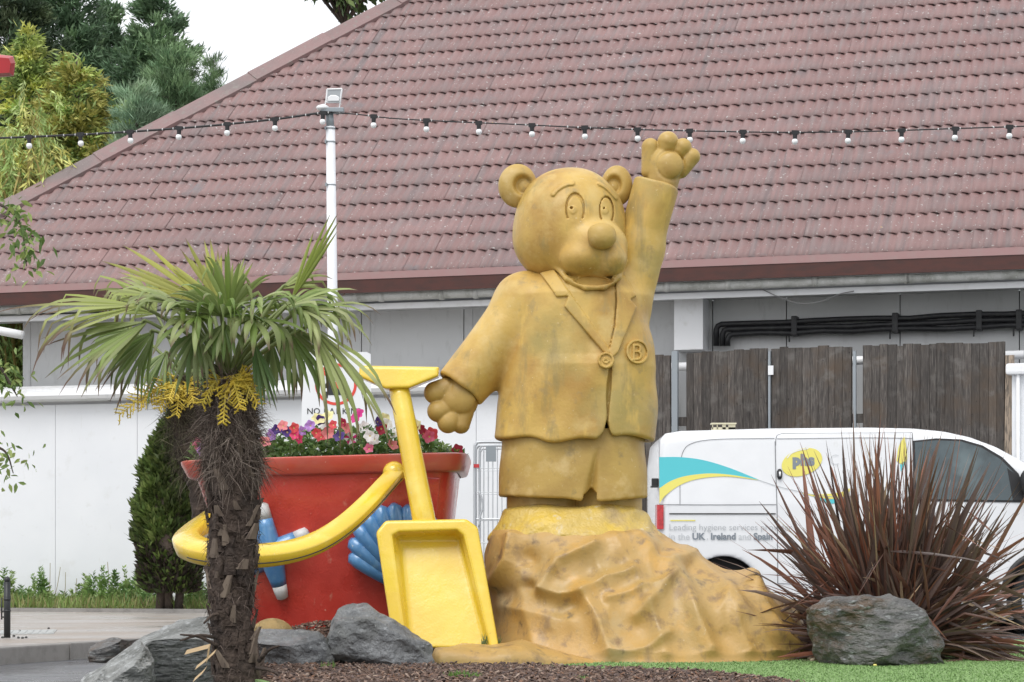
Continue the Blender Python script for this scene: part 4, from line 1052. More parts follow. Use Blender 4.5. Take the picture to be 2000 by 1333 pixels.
# cab window, lights, handles
win = [(1790, 975), (1788, 864), (1830, 860), (1878, 862), (1918, 874), (1955, 897), (1985, 928), (1994, 950), (1995, 978)]
def vpoly(name, pts, mat, off=.008, th=.012, parent=None):
    A = [vp(x, y, off) for x, y in pts]; q = MB(); q.prism(A, (0, th, 0)); return q.build(name, mat, parent or van)
vpoly('window_seal', [(1786, 979), (1784, 861), (1830, 856), (1880, 858), (1921, 870), (1959, 893), (1990, 925), (2000, 950), (2001, 982)], m_trim, .008)
wn = vpoly('side_window', win, m_glass, .014)
vpoly('quarter_pillar', [(1978, 978), (1968, 915), (1986, 928), (1995, 950), (1996, 978)], m_trim, .018, parent=wn)
q = MB(); q.ball(vp(2003, 942, .14), (.085, .09, .13), 14, 10); q.build('wing_mirror', m_trim, van, smooth=True)
q = MB(); q.tube([vp(1523, 917, .012), vp(1523, 921, .016), vp(1523, 932, .016), vp(1523, 936, .012)], [.016, .026, .026, .016], 10); dh = q.build('door_handle', m_trim, van, smooth=True)
q = MB(); q.tube([vp(1523, 922, .034), vp(1523, 931, .034)], .012, 8); q.build('grip', m_van, dh, smooth=True)
# rear corner: lamp, hinge
lm = MB(); pr = [(1290, 984), (1262, 988), (1258, 1004), (1264, 1024), (1290, 1034)]
A = []
for w0, xo in ((-.5, 10), (-1.0, 1), (2, -2.5), (14, -4.5), (34, -4)):
    A.append([V3((1286+xo-CX)*VS, VZ+w0*VS+(.0 if w0 > 0 else 0), CAMH-(y-HY)*VS) for y in (986, 1000, 1018, 1034)])
lm.loft(A, cap=False, closed=False); lm.loft([[p+V3(.03, .03, 0) for p in A[0]], [p+V3(.03, .0, 0) for p in A[-1]]], cap=False, closed=False)
lm.build('tail_lamp', m_redl, van, smooth=False)
q = MB(); q.box((1280-CX)*VS-.03, (1287-CX)*VS, VZ+.07, VZ+.14, CAMH-(950-HY)*VS, CAMH-(934-HY)*VS); q.box((1276-CX)*VS-.02, (1286-CX)*VS, VZ+.03, VZ+.17, CAMH-(952-HY)*VS, CAMH-(949-HY)*VS); q.build('door_hinge', m_trim, van, bevel=.006)
q = MB(); q.box((1270-CX)*VS, (1300-CX)*VS, VZ+.1, VZ+1.8, .28, .48); q.build('bumper', m_trim, van, bevel=.04)
def wheel(cx):
    wh = thing('wheel', None, None, (0, 0, 0)); wh.parent = van; wh.location = tuple(-worg(van)); ORG[wh.name] = np.zeros(3)
    c = V3((cx-CX)*VS, 0, .325)
    for yy in (VZ+.06, VZ+1.62):
        prof = [(.21, 0), (.30, -.005), (.325, .03), (.328, .1), (.325, .19), (.30, .225), (.21, .22)]
        q = MB(); th = np.arange(40)*2*math.pi/40
        q.loft([np.stack([c[0]+r*np.cos(th), yy+d+0*th, c[2]+r*np.sin(th)], 1) for r, d in prof], cap=False); q.build('tyre', m_rub, wh, smooth=True)
        q = MB(); q.loft([np.stack([c[0]+r*np.cos(th), yy+d+0*th, c[2]+r*np.sin(th)], 1) for r, d in ((.215, .01), (.20, .03), (.14, .05), (.06, .03), (.03, .03))]); q.build('rim', m_alu, wh)
wheel(1414); wheel(2040)
q = MB(); q.box((1480-CX)*VS, (1975-CX)*VS, VZ+.02, VZ+1.8, .22, .34); q.box((1340-CX)*VS, (2120-CX)*VS, VZ+.35, VZ+1.5, .25, .8); q.build('underbody', m_trim, van)
for yy in (1178, 1190, 1202): vline('sill_rib', [(1850, yy), (1962, yy+1)], m_pline, van, 2.5, .0, smooth=False)
def arch_trim():
    q = MB(); q.tube([vp(2040+79*math.cos(a), 1160-79*math.sin(a), .008) for a in np.linspace(.0, math.pi, 24)], .03, 8); q.build('arch_trim', m_trim, van, smooth=True)
arch_trim()
for cx in (1414, 2040):
    q = MB(); th = np.arange(36)*2*math.pi/36; rg_ = lambda y_, r_: np.stack([(cx-CX)*VS+r_*VS*np.cos(th), VZ+y_+0*th, CAMH-(1160-HY)*VS+r_*VS*np.sin(th)], 1)
    q.loft([rg_(.085, 71.5), rg_(.29, 71.5)], cap=False); q.add(rg_(.29, 71.5), [tuple(range(36))]); q.build('wheel_well', m_trim, van)
# cream slotted bracket on the van's roof
q = MB(); c0 = V3((1411-CX)*VS*1.02, VZ+.45, 1.885+.0); zt = CAMH-(827-HY)*(VZ+.45)/FPX
zb = CAMH-(839.5-HY)*(VZ+.45)/FPX
x0, x1 = c0[0]-.105, c0[0]+.125
q.box(x0, x1, VZ+.40, VZ+.50, zb-.06, zb+.02); q.box(x0-.01, x1+.01, VZ+.38, VZ+.52, zt-.012, zt)
for a, b in ((0, .008), (.045, .055), (.10, .135), (.16, .23)): q.box(x0+a, x0+b, VZ+.40, VZ+.41, zb, zt)
tag(q.build('roof_bracket', M('cream_plastic', (.62, .58, .42), .5)), 'small cream slotted box sitting on top of the van roof', 'bracket')

# ------------------------------------------------------------------ lamp post, sign, festoon lights
PZ = 21.0
lp = thing('lamp_post', 'slim white lamp post with floodlight and grey bracket behind the palm', 'lamp post', V3(P(655, 1100, PZ)[0], PZ, 0))
pb, pt_ = P(657, 1246, PZ), P(645.5, 248, PZ); pb[2] = 0
q = MB(); q.tube([pb, pb+(pt_-pb)*.5, pt_], [.058, .050, .043], 16); q.build('pole', m_polew, lp, smooth=True)
q = MB(); q.tube([pt_-V3(0, 0, .02), P(643, 218, PZ)], .037, 14); q.build('pole_top', m_galv, lp, smooth=True)
for y in (252, 278, 362):
    q = MB(); p = pt_+(pb-pt_)*((y-248)/998); q.tube([p-V3(0, 0, .006), p+V3(0, 0, .006)], .0465, 14); 
    q.box(p[0]-.052, p[0]-.036, PZ-.05, PZ-.02, p[2]-.015, p[2]+.015); q.build('clamp', m_galv, lp, smooth=False)
q = MB(); c = P(650, 217, PZ); q.box(c[0]-.105, c[0]+.105, PZ-.06, PZ+.06, c[2]-.02, c[2]+.022); q.build('bracket', m_galv, lp, bevel=.006)
q = MB(); q.ball(P(630, 211, PZ-.03), (.06, .05, .03), 14, 8); q.tube([P(620, 212, PZ-.03), P(634, 207, PZ-.03)], .02, 8); q.build('junction_box', m_pvc, lp, smooth=True)
fl = thing('floodlight', None, None, (0, 0, 0)); fl.parent = lp; fl.location = tuple(-worg(lp)); ORG[fl.name] = np.zeros(3)
ta, tb_, tc, td = [P(x, y, PZ-.02) for x, y in ((639, 175), (668, 174), (664, 200), (637, 200))]
q = MB()
for a, b in ((ta, tb_), (tb_, tc), (tc, td), (td, ta)): q.tube([a, b], .008, 6)
q.build('frame', m_pvc, fl)
q = MB(); q.prism([ta, tb_, tc, td], (0, .05, 0)); q.build('housing', M('floodlight_grey', (.36, .38, .40), .4), fl)
q = MB(); a = lambda x, y, d: P(x, y, PZ-.03-d)
q.loft([[a(640, 190, 0), a(646, 186, 0), a(656, 186, 0), a(663, 190, 0), a(663, 199, 0), a(639, 199, 0)], [a(640, 191, .02), a(646, 188, .02), a(656, 188, .02), a(662, 191, .02), a(662, 197, .02), a(640, 197, .02)]]); q.build('reflector', m_pvc, fl)
q = MB()
for x0, y0, x1, y1 in ((636, 198, 634, 214), (665, 198, 662, 214)): q.tube([P(x0, y0, PZ-.02), P(x1, y1, PZ-.02)], .006, 6)
q.build('yoke', m_pvc, fl)
sg = thing('parking_sign', 'white NO PARKING sign with red ring and black car, half hidden by palm fronds', 'sign', P(657, 765, PZ-.08))
def sp(px, py, o=0.): return P(px, py, PZ-.085-o)
q = MB(); q.prism([sp(*p) for p in ((591, 692), (598, 688), (716, 688), (724, 692), (726, 880), (720, 884), (594, 884), (588, 880))], (0, .012, 0)); q.build('board', M('sign_white', (.80, .81, .83), .3), sg)
q = MB(); th = np.linspace(0, 2*math.pi, 48); q.loft([[sp(656+r*math.cos(a), 751+r*math.sin(a), .003) for a in th[:-1]] for r in (41, 35.5)], cap=False); q.build('red_ring', M('sign_red', (.72, .07, .05), .35), sg)
q = MB(); m_sb = M('sign_black', (.025, .027, .03), .4)
def sq(*pts, o=.004): q.add([sp(x, y, o) for x, y in pts], [tuple(range(len(pts)))])
sq((631, 772), (631, 756), (636, 750), (642, 736), (670, 736), (676, 750), (681, 756), (681, 772)); sq((633, 772), (633, 778), (640, 778), (640, 772), o=.0045); sq((672, 772), (672, 778), (679, 778), (679, 772), o=.0045)
q.build('car_symbol', m_sb, sg)
q = MB(); 
for cx in (637, 667): q.add([sp(cx+3.3*math.cos(a), 762+3.3*math.sin(a), .006) for a in th[:-1]], [tuple(range(47))])
sq((645, 749), (648, 740), (664, 740), (667, 749), o=.006); q.build('car_detail', m_pvc, sg)
q = MB(); c45 = .7071
sq(*[(656+a*c45-b*c45*1, 751+a*c45+b*c45) for a, b in ((-37, -3), (37, -3), (37, 3), (-37, 3))], o=.0075); q.build('red_bar', bpy.data.materials['sign_red'], sg)
for i, ch in enumerate('NO PARKING'):
    xx = [599, 612, 0, 632, 643, 656, 668, 680, 684.5, 693][i]
    if ch != ' ': text('lettering', ch, sp(xx, 809, .004), 11.5*PZ/FPX/.70, m_sb, sg, .0005)
fs = thing('festoon_string', 'black festoon cable with white globe bulbs strung in front of the roof', 'string lights', P(644, 222, 20.95))
m_cab = M('black_rubber_cable', (.012, .012, .014), .5); m_bulb = M('white_globe_bulb', (.86, .87, .88), .12, coat=.5); m_clip = M('pale_cable_tie', (.6, .6, .6), .5)
cl = [(-260, 276), (-120, 273), (0, 270), (100, 266), (250, 258), (400, 247), (540, 233), (625, 221), (648, 220), (700, 224), (760, 231), (860, 237), (1000, 243), (1200, 252), (1400, 257), (1550, 259), (1700, 257), (1850, 252), (2000, 247), (2140, 240)]
def fz(x): return 20.93+(.0 if x < 646 else -(x-646)*.0006)
q = MB(); q.tube([P(x, y, fz(x)) for x, y in spline([(*c, 0) for c in cl[:9]], 60)[:, :2]], .0105, 6); q.tube([P(x, y, fz(x)) for x, y in spline([(*c, 0) for c in cl[8:]], 80)[:, :2]], .0062, 6); q.build('cable', m_cab, fs, smooth=True)
bx = [-42, 57, 157, 254, 350, 444, 537, 631, 730, 833, 935, 1039, 1142, 1245, 1347, 1451, 1553, 1657, 1761, 1866, 1972]
cx_ = np.array([c[0] for c in cl]); cy_ = np.array([c[1] for c in cl])
hm = MB(); hm.box(-.032, .032, -.016, .016, -.018, .016); hm.tube([V3(0, 0, -.016), V3(0, 0, -.062)], [.021, .019], 10); hold_me = hm.build('lamp_holder', m_cab); hold_me.data.name = 'lamp_holder'
bm_ = MB(); bm_.ball((0, 0, -.083), (.028, .028, .029), 14, 10); bulb_o = bm_.build('bulb', m_bulb, smooth=True)
hd_me, bl_me = hold_me.data, bulb_o.data; bpy.data.objects.remove(hold_me); bpy.data.objects.remove(bulb_o)
tk = MB()
for x in bx:
    y = np.interp(x, cx_, cy_); p = P(x, y, fz(x)-.004)
    o = bpy.data.objects.new('lamp_holder', hd_me); COL.objects.link(o); o.parent = fs; o.location = tuple(p-worg(fs)); o.rotation_euler = (0, rnd.uniform(-.06, .06), 0)
    c = bpy.data.objects.new('bulb', bl_me); COL.objects.link(c); c.parent = o
    for dx in (-11, 11, 33, -33): tk.ball(P(x+dx+rnd.uniform(-2, 2), np.interp(x+dx, cx_, cy_), fz(x)-.006), (.007, .008, .011), 6, 5)
tag(tk.build('cable_ties', m_clip, fs), kind='stuff')

# ------------------------------------------------------------------ roll cage, bollard, manhole, red sign end
CZ = 22.2
cg = thing('roll_cage', 'grey wire roll cage trolley standing against the white wall behind the statue', 'roll cage', V3(P(1000, 1100, CZ)[0], CZ+.3, .12))
m_wire = M('zinc_wire', (.50, .52, .54), .4, metal=.4)
def cpt(px, py, y=0.): return P(px, py, CZ)*1.0+V3(0, y, 0)
for y in (0, .62):
    fr = MB(); fr.tube(spline([cpt(927, 1135, y), cpt(927, 1000, y), cpt(927, 885, y), cpt(930, 868, y), cpt(940, 864, y), cpt(1000, 864, y), cpt(1060, 864, y), cpt(1071, 868, y), cpt(1074, 885, y), cpt(1074, 1000, y), cpt(1074, 1135, y)], 80), .014, 8)
    fr.tube(spline([cpt(936, 1135, y), cpt(936, 1000, y), cpt(936, 890, y), cpt(939, 874, y), cpt(948, 871, y), cpt(1050, 871, y), cpt(1064, 876, y), cpt(1066, 890, y), cpt(1066, 1135, y)], 70), .009, 8)
    fr.build('frame', m_wire, cg, smooth=True)
    for px in range(944, 1066, 9):
        w_ = MB(); w_.tube([cpt(px, 871, y), cpt(px, 1132, y)], .0035, 5); w_.build('wire', m_wire, cg)
    for py in (915, 962, 1014, 1060, 1104):
        w_ = MB(); w_.tube([cpt(930, py, y), cpt(1072, py, y)], .009 if py == 1014 else .004, 6); w_.build('cross_wire', m_wire, cg)
q = MB(); q.tube(spline([cpt(935, 960, -.02), cpt(941, 975, -.02), cpt(943, 992, -.02), cpt(938, 1008, -.02), cpt(935, 1030, -.02)], 20), .010, 8); q.build('latch_rod', m_wire, cg, smooth=True)
q = MB(); q.prism([cpt(x, y, -.02) for x, y in ((925, 907), (936, 907), (936, 914), (925, 914))], (0, .04, 0)); q.build('red_tag', m_redl, cg)
q = MB(); q.prism([cpt(x, y, -.01) for x, y in ((949, 872), (969, 872), (969, 902), (949, 902))], (0, .012, 0)); q.build('label_plate', m_galv, cg)
q = MB(); b0 = cpt(927, 1135); b1 = cpt(1074, 1146); q.box(b0[0], b1[0], CZ-.02, CZ+.64, b1[2], b0[2]); q.build('base', m_wire, cg)
for px in (935, 1066):
    for y in (.05, .57):
        c = cpt(px, 1158, y); c[2] = .12+.055
        q = MB(); q.tube([c-V3(0, .015, 0), c+V3(0, .015, 0)], .055, 14); q.box(c[0]-.02, c[0]+.02, c[1]-.02, c[1]+.02, c[2]+.04, b1[2]+.002); q.build('castor', m_trim, cg)
BZ0 = 17.6; c = PG(14, 1246, .12)
bo = thing('bollard', 'short black metal bollard on the pavement at the left edge', 'bollard', c)
m_blk = M('black_powder_coat', (.012, .014, .016), .4, bump=(80, .002))
hB = 118*c[1]/FPX
q = MB(); q.tube([c, c+V3(0, 0, hB-.035)], .026, 14); q.build('post', m_blk, bo, smooth=True)
q = MB(); q.ball(c+V3(0, 0, hB-.02), (.025, .025, .026), 14, 10); q.build('cap', m_blk, bo, smooth=True)
for f in (.43, .62): MB().tube([c+V3(0, 0, hB*f), c+V3(0, 0, hB*f+.015)], .029, 14).build('band', m_blk, bo, smooth=True)
q = MB(); s_ = c+V3(-.045, .01, 0); q.tube([s_+V3(0, 0, .14), s_+V3(0, 0, hB*.66)], .006, 8); q.tube([s_+V3(0, 0, hB*.43), s_+V3(.03, 0, hB*.43)], .006, 6); q.tube([s_+V3(0, 0, .16), s_+V3(.03, 0, .16)], .006, 6); q.build('side_rod', m_blk, bo, smooth=True)
mh = thing('manhole_cover', 'pale metal manhole cover set in the pavement by the black bollard', 'manhole', PG(50, 1234, .12))
m_mh = M('pale_cast_metal', (.44, .45, .44), .5, metal=.2, bump=(90, .004))
A, B, C_, D = PG(-60, 1241, .12), PG(104, 1239, .12), PG(111, 1231, .12), PG(-50, 1233, .12)
q = MB(); q.prism([A, B, C_, D], (0, 0, .006)); q.build('frame', m_mh, mh)
for i in range(12):
    a = A+(B-A)*((i+.2)/12); b = D+(C_-D)*((i+.2)/12); q = MB(); q.obox(a+(b-a)*.1+V3(0, 0, .0061), (B-A)*.05, (b-a)*.8, V3(0, 0, .004)); q.build('tread_rib', m_mh, mh)
pb_ = MB()
for x, y in ((5, 1247), (36, 1247.5), (44, 1248), (51, 1247), (27, 1244), (95, 1229), (38, 1234)):
    p = PG(x, y, .12); pb_.ball(p+V3(0, 0, .006), (.012, .012, .010), 7, 5)
tag(pb_.build('pebbles', m_dark), kind='stuff')
RZ = 12.0
rs = thing('red_sign_arm', 'bright red faceted box end poking in at the upper left edge', 'sign', V3(P(-260, 1100, RZ)[0], RZ, 0))
q = MB(); pts = [(-170, 92), (0, 107), (26, 110), (30, 124), (27, 149), (-6, 152), (-170, 158)]
q.loft([[P(x, y, RZ+.12) for x, y in pts], [P(x-1, y+(1 if y < 120 else -1), RZ-.02) for x, y in pts], [P(x-9, (y-125)*.72+125, RZ-.08) for x, y in pts]]); q.build('box', M('bright_red_enamel', (.42, .012, .018), .35, noise=[(4, (.35, .01, .014), .45, .65)]), rs)
q = MB(); q.tube([V3(P(-150, 0, RZ)[0], RZ+.05, 0), P(-150, 125, RZ+.05)], .06, 12); q.build('post', m_blk, rs, smooth=True)
# ------------------------------------------------------------------ vegetation helpers
def leafquads(B, D, Lw, N=None, fold=0.0):
    """kite-shaped leaves: base B, direction D (unit), Lw (n,2) length,width -> V (4n), F"""
    n = len(B)
    if N is None: N = RG.normal(size=(n, 3))
    S_ = np.cross(D, N); S_ /= np.linalg.norm(S_, axis=1, keepdims=True)+1e-9
    m = B+D*(Lw[:, :1]*.45); T = B+D*Lw[:, :1]
    V = np.stack([B, m-S_*Lw[:, 1:]*.5, T, m+S_*Lw[:, 1:]*.5], 1).reshape(-1, 3)
    return V, np.arange(4*n).reshape(-1, 4)
def unit(A): return A/(np.linalg.norm(A, axis=1, keepdims=True)+1e-9)
m_needle = M('needle_tint', (1, 1, 1), .65, attr=True, trans=.2)
m_trunk = M('tree_bark', (.09, .065, .05), .85, noise=[(8, (.05, .038, .03), .4, .65, 5, (1, 1, .3))], bump=(25, .02))
def conifer(px, ytop, Y, Rb, pal, label, kind='cypress', seed=0, n=420, zb=1.0, lean=0., dens=1., droop=.0, tipc=None):
    r = np.random.default_rng(seed)
    top = P(px, ytop, Y); z1 = top[2]; base = V3(top[0]+lean, Y, 0)
    t = thing('conifer_tree', label, 'tree', base, 'evergreens behind the building')
    ts = np.linspace(0, 1, 9); axis = np.stack([base[0]+(top[0]-base[0])*ts, Y+0*ts, z1*ts], 1)
    q = MB(); q.tube(axis, list(np.interp(ts, [0, 1], [.17, .015])), 8); q.build('trunk', m_trunk, t, smooth=True)
    Bs, Ds, Ls, Cs, Ns = [], [], [], [], []; br = MB()
    for i in range(n):
        h = 1-(r.random()**.8)*(1-zb/z1); az = r.uniform(0, 2*math.pi)
        if math.sin(az) > .5: az = -az                       # most branches on the sides one can see
        prof = (1-h)**.75 if kind != 'pine' else (1-h)**.6
        L = Rb*prof*r.uniform(.45, 1.45)+.12
        o = axis[0]+(axis[-1]-axis[0])*h
        up = {'cypress': r.uniform(.15, .75), 'golden': r.uniform(-.1, .5), 'pine': r.uniform(.2, .7)}[kind]
        d0 = nrm((math.cos(az), math.sin(az), up)); shade = r.uniform(.62, 1.25)
        k = int((12+34*L)*dens*5.5); s = r.uniform(.12, 1, k)**.7
        cen = o+np.outer(s*L, d0); cen[:, 2] -= droop*L*s**2*.5; cen[:, 2] += (.12 if kind == 'cypress' else 0)*L*s**2
        sp_ = .05+.17*L*(1.05-s)
        cen = cen+r.normal(size=(k, 3))*sp_[:, None]*np.array([1, 1, .55])
        dd = unit(d0+r.normal(0, .55, (k, 3))+np.array([0, 0, -.15 if kind == 'golden' else .25 if kind == 'cypress' else .7]))
        Bs.append(cen); Ds.append(dd)
        ln = r.uniform(.07, .17, k)*(1 if kind != 'pine' else 1.0); wd = ln*({'cypress': .24, 'golden': .26, 'pine': .09}[kind])
        Ls.append(np.stack([ln, wd], 1))
        c = np.array(pal[r.integers(len(pal))])*1.75*shade*r.uniform(.75, 1.25, (k, 1))
        if tipc is not None: c = np.where((s > .72)[:, None], np.array(tipc)*r.uniform(.7, 1.2, (k, 1)), c)
        Cs.append(c)
        if i % 5 == 0: br.tube([o, o+d0*L*.5, o+d0*L*.9], [.02, .012, .004], 4)
    B = np.concatenate(Bs); D = np.concatenate(Ds); L = np.concatenate(Ls); C = np.concatenate(Cs)
    V, F = leafquads(B, D, L)
    tag(br.build('branches', m_trunk, t, fix=False), kind='stuff')
    mk('crown', V, F, m_needle, t, col=np.repeat(C, 4, 0)); return len(F)
DK = [(.085, .14, .075), (.11, .17, .085), (.065, .11, .06)]
GD = [(.26, .31, .09), (.20, .27, .08), (.35, .36, .10), (.16, .22, .07)]
GM = [(.16, .22, .07), (.21, .25, .075), (.11, .16, .05)]
BLU = [(.10, .165, .085), (.13, .195, .10), (.075, .13, .065)]
cnt = 0
cnt += conifer(305, -5, 37.0, 2.3, DK, 'dark green cypress with a pointed ragged top against the sky, right of its group', 'cypress', 11, 420, 3.0)
cnt += conifer(135, -70, 38.5, 1.9, DK, 'dark cypress rising out of the frame between two others at upper left', 'cypress', 12, 340, 3.2)
cnt += conifer(30, -120, 37.5, 2.0, [(.055, .085, .045), (.075, .10, .05), (.04, .065, .036)], 'tallest dark cypress at the far upper left corner', 'cypress', 13, 380, 3.0)
cnt += conifer(215, 20, 40, 1.5, DK, 'dark cypress partly hidden between the golden conifer and the pointed one', 'cypress', 19, 260, 3.2)
cnt += conifer(150, 105, 34.5, 2.2, GD, 'golden yellow conifer with drooping sprays in front of the dark cypresses', 'golden', 14, 300, 2.6, droop=.9, tipc=(.40, .38, .10))
cnt += conifer(55, 60, 35.2, 1.7, GD, 'golden conifer at the far left below the tallest cypress', 'golden', 15, 240, 2.6, droop=.9)
cnt += conifer(262, 215, 34.0, 1.3, GM+GD[:1], 'yellow-green conifer low beside the roof hip', 'golden', 16, 300, 2.2, droop=.3)
cnt += conifer(345, 105, 33.2, 1.25, BLU, 'soft green pine with upright needles close to the roof hip', 'pine', 17, 260, 3.0, dens=1.6)
cnt += conifer(268, 165, 31.8, 1.0, [(.17, .25, .16), (.21, .28, .18), (.13, .20, .13)], 'pale blue-green young pine in front of the soft green pine', 'pine', 18, 200, 3.0, dens=1.6)
cnt += conifer(417, 118, 35, .35, BLU, 'single pale pine leader poking above the roof hip', 'pine', 21, 40, 7.2, dens=1.2)
# weeping willow
def willow(px, ytop, Y, R, seed, label, pal, n=260, hmin=2.2):
    r = np.random.default_rng(seed); top = P(px, ytop, Y); base = V3(top[0], Y, 0); H = top[2]
    t = thing('weeping_tree', label, 'tree', base, 'weeping trees behind the building'); q = MB(); q.tube([base, base+V3(.05, 0, H*.4), base+V3(-.05, 0, H*.75)], [.16, .12, .06], 8)
    tr = q.build('trunk', m_trunk, t, smooth=True)
    Bs, Ds, Ls, Cs = [], [], [], []; br = MB()
    for i in range(n):
        az = r.uniform(0, 6.28); rad = R*math.sqrt(r.random()); s = base+V3(rad*math.cos(az), rad*math.sin(az)*.8, 0)
        z0 = H*(1-.45*(rad/R)**2)*r.uniform(.72, 1.0); ln = min(r.uniform(.7, 1.9), z0-hmin*.5)
        k = int(ln*34); u = np.linspace(0, 1, k); sway = r.normal(0, .16)
        p = np.stack([s[0]+math.cos(az)*.25*np.sin(u*2)+sway*u, s[1]+0*u, z0-ln*u**1.25+.10*np.sin(u*3)], 1)
        if i % 3 == 0: br.tube(p[::max(1, k//6)], .006, 4, c=None)
        Bs.append(p+r.normal(0, .012, (k, 3))); Ds.append(unit(np.stack([r.normal(math.cos(az)*.3, .6, k), r.normal(0, .5, k), r.uniform(-1.2, -.25, k)], 1)))
        l = r.uniform(.08, .17, k); Ls.append(np.stack([l, l*.2], 1)); Cs.append(np.array(pal[r.integers(len(pal))])*1.5*r.uniform(.7, 1.3)*r.uniform(.8, 1.2, (k, 1)))
        if i % 9 == 0: br.tube([base+V3(0, 0, H*.6), (base+V3(0, 0, H*.8)+p[0])/2+V3(0, 0, .2), p[0]], [.03, .02, .006], 5)
    V, F = leafquads(np.concatenate(Bs), np.concatenate(Ds), np.concatenate(Ls)); tag(br.build('branches', M('yellow_twig', (.30, .24, .07), .7), t, fix=False), kind='stuff')
    mk('crown', V, F, m_needle, t, col=np.repeat(np.concatenate(Cs), 4, 0)); return len(F)
WL = [(.26, .34, .12), (.32, .39, .15), (.20, .28, .09), (.37, .37, .12)]
cnt += willow(50, 130, 31.5, 1.15, 5, 'pale green weeping tree with hanging strands at the left edge', WL, 430)
cnt += willow(95, 262, 30.6, .7, 6, 'yellow-green weeping shrub against the foot of the roof hip', [(.29, .33, .10), (.36, .35, .10), (.21, .27, .08)], 240, 3.0)
cnt += willow(10, 400, 30.3, .9, 9, 'low green weeping tree seen under the eave at the left edge', [(.17, .27, .08), (.13, .22, .06), (.23, .31, .10)], 340, .6)
# broadleaf tree behind the ridge
def leafytree(px, py, Y, R, seed, label, pal, n=2600):
    r = np.random.default_rng(seed); c = P(px, py, Y); base = V3(c[0], Y, 0)
    t = thing('leafy_tree', label, 'tree', base); q = MB(); q.tube([base, base+(c-base)*.6, c], [.16, .11, .05], 8); q.build('trunk', m_trunk, t, smooth=True)
    d = unit(r.normal(size=(n, 3))); rad = R*(.55+.5*r.random(n)); lob = 1+.3*np.sin(d[:, 0]*6+1)*np.sin(d[:, 2]*5); B = c+d*(rad*lob)[:, None]
    D = unit(d+r.normal(0, .7, (n, 3))+np.array([0, 0, -.3])); l = r.uniform(.12, .22, n)
    V, F = leafquads(B, D, np.stack([l, l*.5], 1)); C = np.array(pal)[r.integers(len(pal), size=n)]*r.uniform(.7, 1.3, (n, 1))
    mk('crown', V, F, m_needle, t, col=np.repeat(C, 4, 0))
    br = MB()
    for i in range(22): br.tube([c-(c-base)*.1, c+d[i]*R*.9], [.03, .008], 5)
    tag(br.build('branches', m_trunk, t, fix=False), kind='stuff'); return n
cnt += leafytree(672, -75, 40, .82, 3, 'leafy tree just showing above the roof ridge at the top edge', [(.10, .16, .05), (.14, .19, .06), (.07, .12, .04)])
print('tree leaves', cnt)

# ------------------------------------------------------------------ columnar conifer against the wall
def columnar():
    r = np.random.default_rng(77); Y = 26.4; n = 30000
    base = V3(P(328, 1100, Y)[0], Y, .13)
    t = thing('columnar_conifer', 'dark green columnar conifer with bare stems standing against the white wall', 'tree', base)
    v = r.uniform(0, 1, n)**.9; py = 815+v*345
    hw = np.interp(py, [815, 850, 900, 1000, 1080, 1120, 1160], [14, 36, 54, 63, 60, 54, 42])
    c = np.interp(py, [815, 900, 1000, 1160], [354, 344, 333, 334])
    az = r.uniform(-math.pi, math.pi, n); rad = np.sqrt(r.uniform(.45, 1.0, n))
    lump = 1+.13*np.sin(az*5+py/19)+.10*np.sin(az*3-py/11)+.07*np.sin(py/6+az*9)
    s = Y/FPX; R = hw*s*rad*lump
    B = np.stack([(c-CX)*s+R*np.cos(az), Y+R*np.sin(az)*.8, CAMH-(py-HY)*s], 1)
    D = unit(np.stack([np.cos(az)*.5+r.normal(0, .35, n), np.sin(az)*.5+r.normal(0, .35, n), r.uniform(.25, 1.2, n)], 1))
    l = r.uniform(.06, .15, n)
    V, F = leafquads(B, D, np.stack([l, l*.34], 1))
    clump = .75+.45*np.sin(az*5+py/19+.4)*np.sin(py/14+az*2)
    dead = np.clip((py-1040)/90, 0, 1)*(r.random(n) < .55)
    pal = np.array([(.12, .175, .038), (.09, .145, .032), (.165, .215, .055)])[r.integers(3, size=n)]*clump[:, None].clip(.4, 1.3)*r.uniform(.7, 1.3, (n, 1))
    pal = np.where(dead[:, None] > .3, np.array((.045, .034, .025))*r.uniform(.6, 1.5, (n, 1)), pal)
    mk('crown', V, F, m_needle, t, col=np.repeat(pal, 4, 0))
    for px, dx in ((312, 4), (330, -3), (348, 6)):
        q = MB(); q.tube([V3((px-CX)*s, Y, .1), V3((px+dx-CX)*s, Y, .6), V3((332-CX)*s, Y, 2.0)], [.055, .045, .02], 8); q.build('stem', m_trunk, t, smooth=True)
    q = MB(); zz = np.linspace(.45, 2.25, 8)
    q.tube([V3((333-CX)*s, Y, z) for z in zz], [.18, .27, .30, .30, .27, .22, .15, .06], 12); q.build('inner_twigs', m_trunk, t, smooth=True)
columnar()

